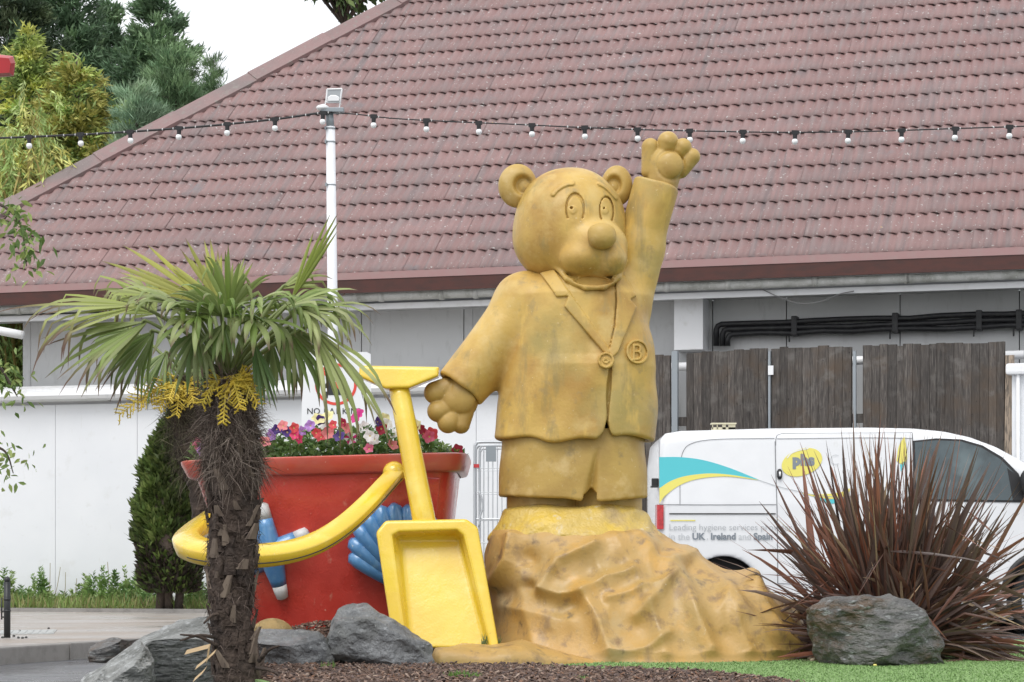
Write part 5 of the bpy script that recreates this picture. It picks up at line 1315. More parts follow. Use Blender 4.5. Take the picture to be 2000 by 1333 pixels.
# ------------------------------------------------------------------ weeds along the wall
def weeds():
    r = np.random.default_rng(4); Bs, Ds, Ls, Cs = [], [], [], []
    m = 9000; a = r.uniform(-8.8, a_at(960, -1.4), m); d = r.uniform(-2.3, -.62, m)
    p = BO+a[:, None]*BE+d[:, None]*BD; p[:, 2] = .14
    Bs.append(p); Ds.append(unit(np.stack([r.normal(0, .35, m), r.normal(0, .35, m), np.ones(m)], 1))); l = r.uniform(.06, .24, m)
    Ls.append(np.stack([l, r.uniform(.008, .016, m)], 1)); Cs.append(np.array([(.20, .31, .075), (.27, .36, .10), (.33, .31, .13)])[r.integers(3, size=m)]*r.uniform(.7, 1.2, (m, 1)))
    tall = [(10, 40, 1112), (28, 30, 1150), (85, 34, 1122), (70, 30, 1150), (155, 40, 1150), (150, 26, 1165), (175, 30, 1128), (213, 20, 1110), (196, 34, 1160), (230, 44, 1150), (245, 36, 1140), (262, 40, 1142), (120, 30, 1168), (270, 30, 1118), (380, 40, 1150), (395, 40, 1130), (372, 30, 1165), (50, 30, 1160), (40, 40, 1158), (285, 30, 1150), (-20, 40, 1130), (100, 30, 1160), (182, 30, 1170), (410, 30, 1160)]
    for px, wd, yt in tall:
        dd = r.uniform(-1.5, -.8); a0 = a_at(px, dd); b = Bp(a0, dd, .14); zt = CAMH+(HY-yt)*b[1]/FPX
        for s in range(6):
            bx_ = b+V3(r.normal(0, wd*.0018), r.normal(0, .1), 0); h = (zt-.14)*r.uniform(.75, 1.2); k = int(h*120)+14
            u = r.random(k)**.8; sw = r.normal(0, .06)
            Bs.append(np.stack([bx_[0]+sw*u, bx_[1]+0*u, .14+h*u], 1)); az = r.uniform(0, 6.28, k)
            Ds.append(unit(np.stack([np.cos(az), np.sin(az), r.uniform(.2, 1.1, k)], 1))); l = r.uniform(.05, .14, k)*(1.15-.6*u)
            Ls.append(np.stack([l, l*.32], 1)); Cs.append(np.array([(.20, .32, .09), (.26, .36, .12), (.15, .26, .08)])[r.integers(3)]*r.uniform(.75, 1.25, (k, 1)))
    V, F = leafquads(np.concatenate(Bs), np.concatenate(Ds), np.concatenate(Ls))
    tag(mk('weeds', V, F, m_leafc, col=np.repeat(np.concatenate(Cs), 4, 0)), kind='stuff')
    q = MB()
    for px, x1, yt in ((92, 98, 1100), (100, 118, 1108), (122, 128, 1118), (212, 210, 1098), (140, 150, 1130)):
        b = Bp(a_at(px, -1), -1, .14); q.tube(spline([b, P((px+x1)/2+2, (1190+yt)/2, b[1]), P(x1, yt, b[1])], 10), .004, 4)
    tag(q.build('dry_stalks', M('dry_stalk', (.36, .31, .2), .8)), kind='stuff')
weeds()
def tuft(px, py, z, n, h, spread, label, pal, wd=.006, name='grass_tuft'):
    r = np.random.default_rng(int(px)); c = PG(px, py, z)
    B = c+np.stack([r.normal(0, spread, n), r.normal(0, spread*.7, n), np.zeros(n)], 1)
    D = unit(np.stack([r.normal(0, .5, n), r.normal(0, .4, n), np.ones(n)], 1)); l = h*r.uniform(.5, 1.1, n)
    V, F = leafquads(B, D, np.stack([l, np.full(n, wd)], 1))
    V = V-c; o = link(name, meshdata(name, V, F, m_leafc, col=np.repeat(np.array(pal)*r.uniform(.7, 1.3, (n, 1)), 4, 0)), None, c)
    tag(o, label, 'grass')
tuft(905, 1328, BZ, 170, .045, .030, 'green grass tuft growing in the bark mulch below the spade', (.15, .27, .06))
tuft(1236, 1309, BZ, 60, .03, .022, 'small green tuft where bark mulch meets the lawn', (.15, .27, .06))
tuft(1135, 1331, BZ, 50, .03, .02, 'tiny green tuft in the bark mulch at the bottom edge', (.15, .27, .06))
tuft(385, 1238, BZ, 170, .11, .035, 'green grass tuft behind the largest pale boulder', (.12, .21, .05))
tuft(640, 1310, BZ, 40, .05, .012, 'little green weed between two grey boulders', (.16, .28, .06))
def smallplant(px, py, Y, label):
    r = np.random.default_rng(2); c = P(px, py, Y); t = thing('leafy_weed', label, 'plant', c)
    q = MB(); q.tube([c-V3(0, 0, .05), c+V3(0, 0, .05)], .004, 5); q.build('stem', m_trunk, t)
    for k in range(9):
        a = k*2.4; el = r.uniform(.1, .9); d = nrm((math.cos(a), math.sin(a)*.7-.3, el)); L = r.uniform(.045, .075); s = nrm(np.cross(d, (0, 0, 1)))*L*.22
        b = c+V3(0, 0, r.uniform(-.02, .05)); q = MB()
        q.add([b, b+d*L*.4-s, b+d*L*.45-V3(0, 0, .006), b+d*L*.4+s, b+d*L-V3(0, 0, .012)], [(0, 1, 2), (0, 2, 3), (1, 4, 2), (2, 4, 3)], np.array((.15, .33, .07))*r.uniform(.8, 1.2))
        q.build('leaf', m_leafc, t, col=True, fix=False)
smallplant(289, 1312, 10.25, 'small bright green leafy weed growing in front of the pale boulders')

# ------------------------------------------------------------------ petunias in the bucket
soilz = CAMH-(917-HY)*BKZ/FPX
PETC = {'pink': (.75, .16, .28), 'hot': (.70, .05, .17), 'coral': (.72, .085, .10), 'purple': (.07, .03, .20), 'violet': (.50, .26, .68), 'white': (.82, .82, .80), 'yellow': (.80, .74, .38), 'crimson': (.38, .02, .06), 'magenta': (.62, .03, .25), 'salmon': (.78, .25, .26), 'bicol': (.66, .03, .22)}
m_pet = {k: M('petal_'+k, v, .55, noise=[(30, tuple(min(1, c*1.25+.03) for c in v), .45, .65)], trans=.25) for k, v in PETC.items()}
m_throat = M('petunia_throat', (.70, .62, .25), .6)
def flower(c, R, kind, parent, r):
    fdir = nrm((r.normal(0, .5), -1, r.uniform(-.1, .7))); a = nrm(np.cross(fdir, (0, 0, 1))); b = np.cross(a, fdir)
    V = [c-fdir*R*.5]; F = []; m = 30
    for ring, (rr, off) in enumerate(((.16, .3), (.55, .04), (1.0, -.02))):
        for j in range(m):
            th = j*2*math.pi/m; k = rr*R*(1+(.13*math.cos(5*th) if ring == 2 else 0))
            V.append(c+a*k*math.cos(th)+b*k*math.sin(th)-fdir*(off*R+(.10*R*math.sin(th*5+c[0]*90)+.06*R*math.sin(th*9)) * (ring == 2)))
    for j in range(m):
        k = (j+1) % m; F.append((0, 1+j, 1+k))
        for q_ in (0, 1): F.append((1+q_*m+j, 1+(q_+1)*m+j, 1+(q_+1)*m+k, 1+q_*m+k))
    mats = [m_pet[kind], m_pet['white'] if kind == 'bicol' else m_throat]
    mi = []
    for j in range(m): mi += [1, (0 if kind != 'bicol' else (1 if (j//3) % 2 else 0)), (0 if kind != 'bicol' or (j//3) % 2 == 0 else 1)]
    o = mk('flower', np.array(V), F, None, parent, smooth=True, mats=mats, midx=mi)
FL = [(388, 868, 'pink'), (396, 880, 'violet'), (515, 862, 'salmon'), (540, 839, 'purple'), (553, 832, 'salmon'), (530, 850, 'violet'), (574, 850, 'hot'), (586, 858, 'hot'), (592, 842, 'violet'), (606, 832, 'violet'), (617, 846, 'coral'), (628, 852, 'coral'), (632, 826, 'white'), (650, 830, 'coral'), (620, 818, 'yellow'), (637, 812, 'yellow'), (625, 821, 'purple'), (668, 826, 'crimson'), (676, 836, 'salmon'), (695, 816, 'magenta'), (700, 808, 'magenta'), (686, 856, 'bicol'), (722, 852, 'white'), (728, 858, 'white'), (721, 876, 'pink'), (752, 818, 'yellow'), (756, 828, 'white'), (745, 838, 'crimson'), (768, 847, 'white'), (768, 869, 'salmon'), (738, 824, 'purple'), (822, 838, 'crimson'), (830, 846, 'crimson'), (845, 848, 'coral'), (838, 853, 'pink'), (893, 879, 'crimson'), (560, 843, 'purple'), (640, 846, 'salmon'), (662, 852, 'purple'), (576, 836, 'coral'), (710, 834, 'white'), (812, 832, 'yellow')]
plants = [(400, 'pink and violet petunia plant at the left end of the bucket, behind the palm trunk', 'pink'), (530, 'petunia plant with salmon and dark purple flowers right of the palm trunk', ''), (600, 'petunia plant crowded with hot pink, coral and violet flowers', ''), (665, 'petunia plant with white, red and yellow flowers below the parking sign', ''), (715, 'petunia plant with magenta, white and pink-and-white flowers under the frond tips', ''), (768, 'petunia plant with cream and white flowers close to the spade shaft', ''), (838, 'petunia plant with crimson and coral flowers right of the spade shaft', ''), (888, 'small straggly petunia plant with one crimson flower at the bucket right corner', '')]
prt = []
for px, lab, _ in plants:
    b = V3((px-CX)*BKZ/FPX, BKZ-.2, soilz); prt.append((px, thing('petunia_plant', lab, 'flowering plant', b, 'petunias planted in the red bucket')))
rp = np.random.default_rng(12)
hts = {400: 872, 530: 850, 600: 840, 665: 828, 715: 832, 768: 838, 838: 852, 888: 884}
for px, t in prt:
    n = 760 if px < 880 else 160
    wd = 42 if 500 < px < 880 else 22
    X = rp.normal(px, wd*.62, n).clip(px-wd*1.3, px+wd*1.3); X = X.clip(386, 902)
    yt = np.interp(X, [390, 420, 520, 560, 640, 700, 760, 800, 850, 880, 905], [876, 866, 858, 850, 832, 832, 842, 850, 856, 884, 888])
    V_ = rp.uniform(0, 1, n)**.8*(911-yt)+yt; Yd = BKZ-.42+rp.random(n)*.6
    B = np.stack([(X-CX)*(BKZ-.2)/FPX, Yd, CAMH-(V_-HY)*(BKZ-.2)/FPX], 1)
    D = unit(np.stack([rp.normal(0, .6, n), rp.normal(-.4, .5, n), rp.uniform(-.1, .9, n)], 1)); l = rp.uniform(.022, .055, n)
    N = unit(rp.normal(0, .5, (n, 3))+np.array([0, -.5, .8]))
    Vq, Fq = leafquads(B, D, np.stack([l, l*.52], 1), N)
    C = np.array([(.10, .19, .045), (.14, .24, .06), (.07, .14, .035), (.18, .27, .08)])[rp.integers(4, size=n)]*rp.uniform(.7, 1.3, (n, 1))
    mk('foliage', Vq, Fq, m_leafc, t, col=np.repeat(C, 4, 0))
    st = MB()
    for i in range(14): st.tube([V3(B[i, 0], B[i, 1], soilz), B[i]], .004, 4)
    st.build('stem', M('green_stem', (.12, .18, .05), .7) if 'green_stem' not in bpy.data.materials else bpy.data.materials['green_stem'], t)
for x, y, k in FL:
    t = min(prt, key=lambda q: abs(q[0]-x))[1]
    flower(P(x+rp.normal(0, 1), y, BKZ-.48+rp.uniform(-.04, .1)), .031*rp.uniform(.8, 1.15), k, t, rp)
# ------------------------------------------------------------------ palms
m_frond = M('palm_leaf', (1, 1, 1), .42, attr=True, trans=.28, spec=.4)
m_fib = M('palm_fibre', (1, 1, 1), .9, attr=True)
m_ptrunk = M('palm_trunk_brown', (.062, .043, .033), .9, noise=[(22, (.10, .072, .055), .5, .68, 5), (9, (.032, .023, .019), .5, .7)], bump=((40, .02, 5), (12, .03, 4)))
m_stub = M('dry_leaf_stub', (.18, .14, .105), .85, noise=[(30, (.12, .09, .07), .4, .65, 4, (1, 1, .3))])
m_infl = M('yellow_flower_stalk', (.60, .44, .05), .6, noise=[(20, (.48, .38, .05), .4, .6)])
GRN = np.array((.14, .235, .05)); YEL = np.array((.44, .42, .08)); BRN = np.array((.14, .08, .055)); PAL = np.array((.48, .50, .26)); DRK = np.array((.06, .125, .035))  # PAL: pale undersides, plus bright leaf highlights put into the colour
def frond(parent, root, hub, axis, nvec, R, spread=1.35, segs=34, droop=.5, split=.45, yel=.1, dark=0., brown=.12, seed=0, fan=1.0, dro_r=.5, pale=.25):
    """a fan leaf: stalk root->hub, pleated segments spread about axis, tips hanging"""
    r = np.random.default_rng(seed); root = np.asarray(root, float); hub = np.asarray(hub, float); a = nrm(axis); nv = nrm(np.asarray(nvec)-a*np.dot(nvec, a)); b = np.cross(nv, a)
    mb = MB(); G = V3(0, 0, -1)
    for k in range(segs):
        f = (k+.5)/segs*2-1; ang = f*spread+r.normal(0, .03)
        if r.random() < .17: continue
        d = nrm(a*math.cos(ang)+b*math.sin(ang)+nv*.10*math.cos(k*math.pi))
        L = R*(1-.25*abs(f)**2)*r.uniform(.88, 1.08); wmax = max(R*spread*2/segs*.66*fan, .013)
        L *= r.uniform(.8, 1.05); dr = droop*r.choice([.35, .8, 1.2, 2.2])*r.uniform(.7, 1.2); tw = r.normal(0, .25)
        kink = r.uniform(.45, .75) if r.random() < .45*min(1, droop*2) else 9
        m = 9; ce = []; p = hub.copy(); cur = d.copy(); cut = split*r.uniform(.85, 1.2)
        for i in range(m):
            u = i/(m-1); ce.append(p.copy())
            if u > kink: cur = nrm(cur*.45+G*.75)
            elif u > cut*.85: cur = nrm(cur+G*dr*.55*(u-cut*.6))
            p = p+cur*L/(m-1)
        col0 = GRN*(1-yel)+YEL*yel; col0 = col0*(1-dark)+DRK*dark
        pk = min(1, pale*1.25*r.random()); col0 = col0*(1-pk)+PAL*pk; shade = r.uniform(.75, 1.2)
        bt = brown*r.uniform(.3, 1.8); V = []; C = []
        sd = nrm(np.cross(d, nv))
        for i, c in enumerate(ce):
            u = i/(m-1); t = nrm(ce[min(i+1, m-1)]-ce[max(i-1, 0)])
            s = nrm(np.cross(t, nv+sd*tw*max(0, u-cut)*1.5)); n_ = np.cross(s, t)
            w_ = wmax*min(1, u/.42+.06) if u < .5 else wmax*(1-((u-.5)/.5)**1.9)*.98+.0012
            V += [c-s*w_/2, c+n_*w_*.28, c+s*w_/2]
            cc = col0*shade
            if u > 1-bt: cc = cc*(1-min(1, (u-1+bt)/bt*1.6))+BRN*min(1, (u-1+bt)/bt*1.6)
            C += [cc, cc*1.05, cc]
        F = []
        for i in range(m-1):
            o_ = i*3; F += [(o_, o_+1, o_+4, o_+3), (o_+1, o_+2, o_+5, o_+4)]
        mb.add(V, F, np.array(C))
    o = mb.build('frond', m_frond, parent, smooth=True, col=True, fix=False)
    q = MB(); mid = (root+hub)/2+V3(0, 0, .05*np.linalg.norm(hub-root))
    pts = spline([root, mid, hub, hub+a*.03], 12); q.tube(pts, list(np.linspace(.012, .0055, 12)), 6); q.build('petiole', M('petiole_green', (.16, .20, .06), .5) if 'petiole_green' not in bpy.data.materials else bpy.data.materials['petiole_green'], o, smooth=True)
    return o
def fibres(parent, axisf, n, seed, u0=0, u1=1, ln=(.04, .16), cols=((.075, .052, .042), (.13, .10, .082), (.04, .028, .022), (.20, .16, .13))):
    r = np.random.default_rng(seed); V, F, C = [], [], []; k = 0
    for i in range(n):
        u = r.uniform(u0, u1); c, R = axisf(u); a = r.uniform(0, 6.283); o_ = V3(math.cos(a), math.sin(a), 0)
        p = c+o_*R*r.uniform(.9, 1.06); tn = V3(-o_[1], o_[0], 0); d = nrm(o_*abs(r.normal(0, .28))+tn*r.normal(0, .8)+V3(0, 0, r.normal(-.1, .8)))
        L = r.uniform(*ln); w_ = r.uniform(.0007, .0019); s = nrm(np.cross(d, r.normal(size=3)))*w_
        dz = V3(0, 0, -L*r.uniform(.0, .5)); p1 = p+d*L*.5; p2 = p+d*L+dz
        V += [p-s, p+s, p1-s*.9, p1+s*.9, p2]; F += [(k, k+1, k+3, k+2), (k+2, k+3, k+4)]; cc = np.array(cols[r.integers(len(cols))])*r.uniform(.7, 1.3); C += [cc]*5; k += 5
    tag(mk('fibres', np.array(V), F, m_fib, parent, col=np.array(C)), kind='stuff')
def inflo(parent, root, tip, seed, n=26, Lb=.07):
    r = np.random.default_rng(seed); root = np.asarray(root, float); tip = np.asarray(tip, float); mb = MB()
    pts = spline([root, (root+tip)/2+V3(0, 0, .04), tip], 14); mb.tube(pts, list(np.linspace(.008, .003, 14)), 5)
    for k in range(n):
        u = .25+.75*(k+.5)/n; i = min(12, int(u*13)); p = pts[i]+(pts[i+1]-pts[i])*(u*13-i); t = nrm(pts[i+1]-pts[i])
        sd = nrm(np.cross(t, (0, 1., 0)))*(1 if k % 2 else -1); d = nrm(t*.75+sd*.9+V3(0, r.normal(0, .5), r.normal(0, .15))); L = Lb*r.uniform(.6, 1.2)*(1.25-u*.75)
        e = p+d*L; mb.tube([p, p+d*L*.5, e], [.0042, .0038, .0024], 4)
        for j in range(5):
            w_ = .25+.16*j; q0 = p+d*L*w_; dd = nrm(d*.6+r.normal(0, .8, 3)); mb.tube([q0, q0+dd*L*.26], [.0032, .002], 4)
    mb.build('inflorescence', m_infl, parent, fix=False)
PAY = 9.75
def palm_axis(pts, Y):
    pts = np.array(pts, float)
    def f(u):
        t = u*(len(pts)-1); i = min(int(t), len(pts)-2); q = pts[i]+(pts[i+1]-pts[i])*(t-i)
        return P(q[0], q[1], Y), q[2]*Y/FPX
    return f
palm = thing('palm_tree', 'fan palm with shaggy brown trunk in the left foreground', 'palm', V3(P(465, 1100, PAY)[0], PAY, BZ))
ax1 = palm_axis([(468, 1352, 50), (464, 1290, 46), (452, 1220, 40), (452, 1150, 44), (455, 1080, 47), (456, 1000, 49), (455, 930, 48), (452, 880, 46), (450, 830, 41), (450, 780, 34), (448, 735, 24)], PAY)
def trunkmesh(axf, parent, seed, n=150, m=40):
    us = np.linspace(0, 1, n); rings = []
    for u in us:
        c, R = axf(u); th = np.arange(m)*2*math.pi/m
        X = np.stack([np.cos(th)*3, np.sin(th)*3, np.full(m, u*26)], 1)
        saw = .10*(((u*15+np.floor(th*5/6.283)*.37) % 1)-.4)
        k = R*(1-.05+saw+.07*sfbm(X, seed, 3, 1.2)); rings.append(np.stack([c[0]+k*np.cos(th), c[1]+k*np.sin(th), c[2]+0*th], 1))
    q = MB(); q.loft(rings); return q.build('trunk', m_ptrunk, parent, smooth=True)
tr1 = trunkmesh(ax1, palm, 3)
fibres(palm, ax1, 9000, 5, .60, .99, (.04, .17), ((.11, .08, .065), (.19, .15, .125), (.06, .043, .035), (.28, .23, .19))); fibres(palm, ax1, 2600, 6, .0, .62, (.02, .08), ((.075, .052, .042), (.12, .09, .075), (.04, .028, .022)))
rs_ = np.random.default_rng(9)
for i in range(84):                                          # old leaf bases
    u = .04+.66*(i/84); c, R = ax1(u); a = -math.pi/2+rs_.uniform(-1.6, 1.6); o_ = V3(math.cos(a), math.sin(a), 0); tn = V3(-o_[1], o_[0], 0)
    p = c+o_*R*1.0; L = rs_.uniform(.035, .10); w_ = rs_.uniform(.009, .024); out = o_*rs_.uniform(.002, .018)+tn*rs_.normal(0, .024)
    q = MB(); q.loft([[p-tn*w_*1.5+o_*(-.01), p+tn*w_*1.5+o_*(-.01), p+tn*w_+o_*.006, p-tn*w_+o_*.006], [p+V3(0, 0, L)+out-tn*w_*.6, p+V3(0, 0, L)+out+tn*w_*.6, p+V3(0, 0, L)+out+tn*w_*.5+o_*.006, p+V3(0, 0, L)+out-tn*w_*.5+o_*.006]])
    q.build('leaf_stub', m_stub if rs_.random() < .33 else m_ptrunk, palm)
for p0, p1 in (((420, 1245), (352, 1252)), ((430, 1200), (398, 1218)), ((505, 1292), (545, 1262)), ((500, 1305), (560, 1330)), ((425, 1262), (352, 1240))):
    q = MB(); a, b = P(*p0, PAY-.09), P(*p1, PAY-.16); q.tube(spline([a, (a+b)/2+V3(0, 0, .015), b], 8), list(np.linspace(.010, .004, 8)), 6); q.build('leaf_stub', m_ptrunk, palm, smooth=True)
dl = 0
for pts in ([(362, 1274), (408, 1262), (404, 1292)], [(382, 1304), (400, 1290), (420, 1272)], [(378, 1328), (396, 1312), (402, 1304)]):
    q = MB(); A = [P(*p, PAY-.2) for p in pts]; q.loft([[a_-V3(.004, 0, .011), a_+V3(.006, .006, .009)] for a_ in A], cap=False, closed=False); tag(q.build('dry_leaf', M('straw_leaf', (.48, .35, .20), .7) if 'straw_leaf' not in bpy.data.materials else bpy.data.materials['straw_leaf']), ['bent straw coloured dead leaf strip, uppermost on the pale boulders', 'straight straw coloured dead leaf strip, middle one on the pale boulders', 'short straw coloured dead leaf strip, lowest by the palm foot'][dl], 'dead leaf', 'dead palm leaf strips on the boulders'); dl += 1
# fronds: (root px, hub px,hub depth offset), axis px direction+depth, normal, R(px), spread, options
CR = (448, 742)
def fr(hub, ax_, R, nv=(0, -1, .3), hd=0., spread=1.35, root=None, **k):
    s = PAY/FPX; h = P(*hub, PAY)+V3(0, hd, 0); rt = P(*(root or CR), PAY)+V3(0, np.sign(hd)*.02, 0)
    return frond(palm, rt, h, V3(ax_[0], ax_[2] if len(ax_) > 2 else 0., -ax_[1]), nv, R*s, spread, **k)
fr((405, 590), (-.95, -.50, .1), 235, (0, -.9, .5), .10, .30, yel=.8, droop=.08, segs=9, brown=.08, seed=1, root=(440, 720), pale=.1)
fr((420, 585), (-.50, -.85, .15), 150, (0, -.9, .4), .12, .60, yel=.75, droop=.05, segs=14, brown=.12, seed=2, pale=.1)
fr((440, 585), (.02, -1, .1), 105, (0, -.9, .3), .15, .6, yel=.35, droop=.1, segs=12, brown=.05, seed=3)
fr((450, 612), (-.25, -.9, -.45), 135, (0, -.75, .65), -.05, 1.35, yel=.15, droop=.5, segs=26, brown=.06, seed=4, pale=.3)
fr((440, 625), (-.2, -.30, -.8), 150, (0, -.45, .9), -.14, 1.6, yel=.05, droop=1.0, segs=28, brown=.10, seed=5)
fr((566, 585), (.50, -.95, .05), 205, (.5, -.8, .2), .05, .13, yel=.35, droop=.02, segs=8, brown=.05, seed=6, root=(456, 700), pale=.05, fan=1.5)
fr((545, 560), (.85, -.35, .1), 110, (0, -.8, .6), .08, .45, yel=.3, droop=.6, segs=9, seed=7)
fr((560, 600), (.95, -.25, -.2), 150, (0, -.5, .85), -.02, 1.1, yel=.12, droop=1.4, segs=22, brown=.14, seed=8, pale=.5)
fr((590, 606), (.95, .15, -.3), 170, (.2, -.5, .85), -.06, .95, yel=.15, droop=1.6, segs=22, brown=.16, seed=9, pale=.6)
fr((612, 640), (.62, .85, -.2), 280, (.5, -.75, .4), -.10, .50, yel=.25, droop=.8, segs=18, brown=.2, seed=10, pale=.6)
fr((560, 640), (.55, .8, -.1), 180, (.2, -.9, .3), -.02, .75, yel=.10, dark=.3, droop=1.0, segs=20, brown=.2, seed=11, pale=.4)
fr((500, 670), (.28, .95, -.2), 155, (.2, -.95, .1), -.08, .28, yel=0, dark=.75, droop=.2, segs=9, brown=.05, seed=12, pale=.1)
fr((280, 600), (-.97, .10, -.2), 285, (0, -.5, .85), -.05, .45, yel=.40, droop=.9, segs=17, brown=.34, seed=13, root=(440, 715), pale=.35)
fr((300, 575), (-.9, -.15, .1), 160, (0, -.5, .85), .06, .7, yel=.35, droop=1.4, segs=15, brown=.2, seed=14, root=(440, 700), pale=.5)
fr((295, 632), (-.88, .42, -.2), 245, (0, -.7, .7), -.08, .60, yel=.15, droop=.9, segs=19, brown=.26, seed=15, pale=.4)
fr((300, 645), (-.6, .8, .05), 175, (-.2, -.85, .3), .03, .60, yel=.08, dark=.35, droop=.8, segs=18, brown=.26, seed=16)
fr((395, 625), (-.35, .35, -.8), 135, (-.2, -.5, .85), -.15, 1.1, yel=.10, droop=2.0, segs=14, brown=.16, seed=51, pale=.5)
fr((505, 628), (.3, .4, -.8), 140, (.2, -.5, .85), -.16, 1.1, yel=.10, droop=2.2, segs=14, brown=.16, seed=52, pale=.5)
fr((448, 640), (.0, .8, -.5), 95, (0, -.85, .5), -.17, .8, yel=.05, dark=.3, droop=1.0, segs=11, brown=.12, seed=53, pale=.3)
fr((390, 650), (-.15, .95, -.2), 140, (0, -.95, .2), -.10, .80, yel=.05, dark=.4, droop=.8, segs=18, brown=.18, seed=18, pale=.35)
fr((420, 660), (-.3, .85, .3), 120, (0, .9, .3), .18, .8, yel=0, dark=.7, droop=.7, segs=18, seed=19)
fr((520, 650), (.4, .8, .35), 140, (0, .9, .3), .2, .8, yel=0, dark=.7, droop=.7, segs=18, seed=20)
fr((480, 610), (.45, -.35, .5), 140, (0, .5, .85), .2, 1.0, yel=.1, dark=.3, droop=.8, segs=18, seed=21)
fr((505, 600), (.65, -.10, -.7), 120, (0, -.4, .9), -.15, 1.3, yel=.1, droop=1.5, segs=20, brown=.08, seed=23, pale=.55)
fr((365, 605), (-.7, -.2, -.6), 140, (0, -.45, .9), -.12, 1.2, yel=.15, droop=1.5, segs=20, brown=.14, seed=24, pale=.55)
for i, (tp, yy) in enumerate((((436, 828), -.16), ((505, 790), -.13), ((395, 790), -.12), ((470, 800), -.17), ((515, 765), -.06))):
    inflo(palm, P(446, 738, PAY-.07), P(*tp, PAY+yy), 40+i, 24, .062)
# second palm, behind the bucket
PBY = 13.45
palm2 = thing('palm_tree', 'second palm leaning left behind the first, mostly hidden with yellow flower stalks', 'palm', V3(P(452, 1100, PBY)[0], PBY, BZ))
ax2 = palm_axis([(455, 1262, 34), (440, 1150, 34), (420, 1050, 36), (400, 960, 34), (378, 880, 38), (366, 820, 34), (362, 770, 28), (362, 735, 20)], PBY)
trunkmesh(ax2, palm2, 8, 90, 28); fibres(palm2, ax2, 2600, 15, .45, 1, (.06, .2), ((.06, .05, .03), (.10, .085, .055), (.045, .034, .025), (.13, .12, .07)))
for i, (tp, yy) in enumerate((((232, 812), -.1), ((345, 812), -.2), ((310, 800), -.15), ((380, 790), -.2), ((275, 790), -.1), ((330, 780), -.25))):
    inflo(palm2, P(355, 745, PBY-.05), P(*tp, PBY+yy), 60+i, 26, .10)
def fr2(hub, ax_, R, nv, hd=0., spread=1.0, **k):
    frond(palm2, P(362, 742, PBY), P(*hub, PBY)+V3(0, hd, 0), V3(ax_[0], ax_[2], -ax_[1]), nv, R*PBY/FPX, spread, **k)
fr2((250, 640), (-.8, .5, 0), 130, (0, -.8, .5), .1, .8, yel=.1, dark=.2, droop=.8, brown=.2, seed=31, segs=24)
fr2((300, 610), (-.6, -.5, .1), 140, (0, -.8, .5), .1, .9, yel=.3, droop=.6, brown=.1, seed=32, segs=24)
fr2((400, 600), (.3, -.6, .3), 120, (0, -.8, .5), .1, .9, yel=.1, dark=.4, droop=.6, seed=33, segs=24)
fr2((330, 690), (-.3, .9, -.2), 110, (0, -.9, .2), -.1, .7, dark=.5, droop=.5, brown=.15, seed=34, segs=20)
fr2((395, 690), (.2, .95, -.1), 110, (0, -.9, .2), -.05, .6, dark=.6, droop=.5, brown=.1, seed=35, segs=20)

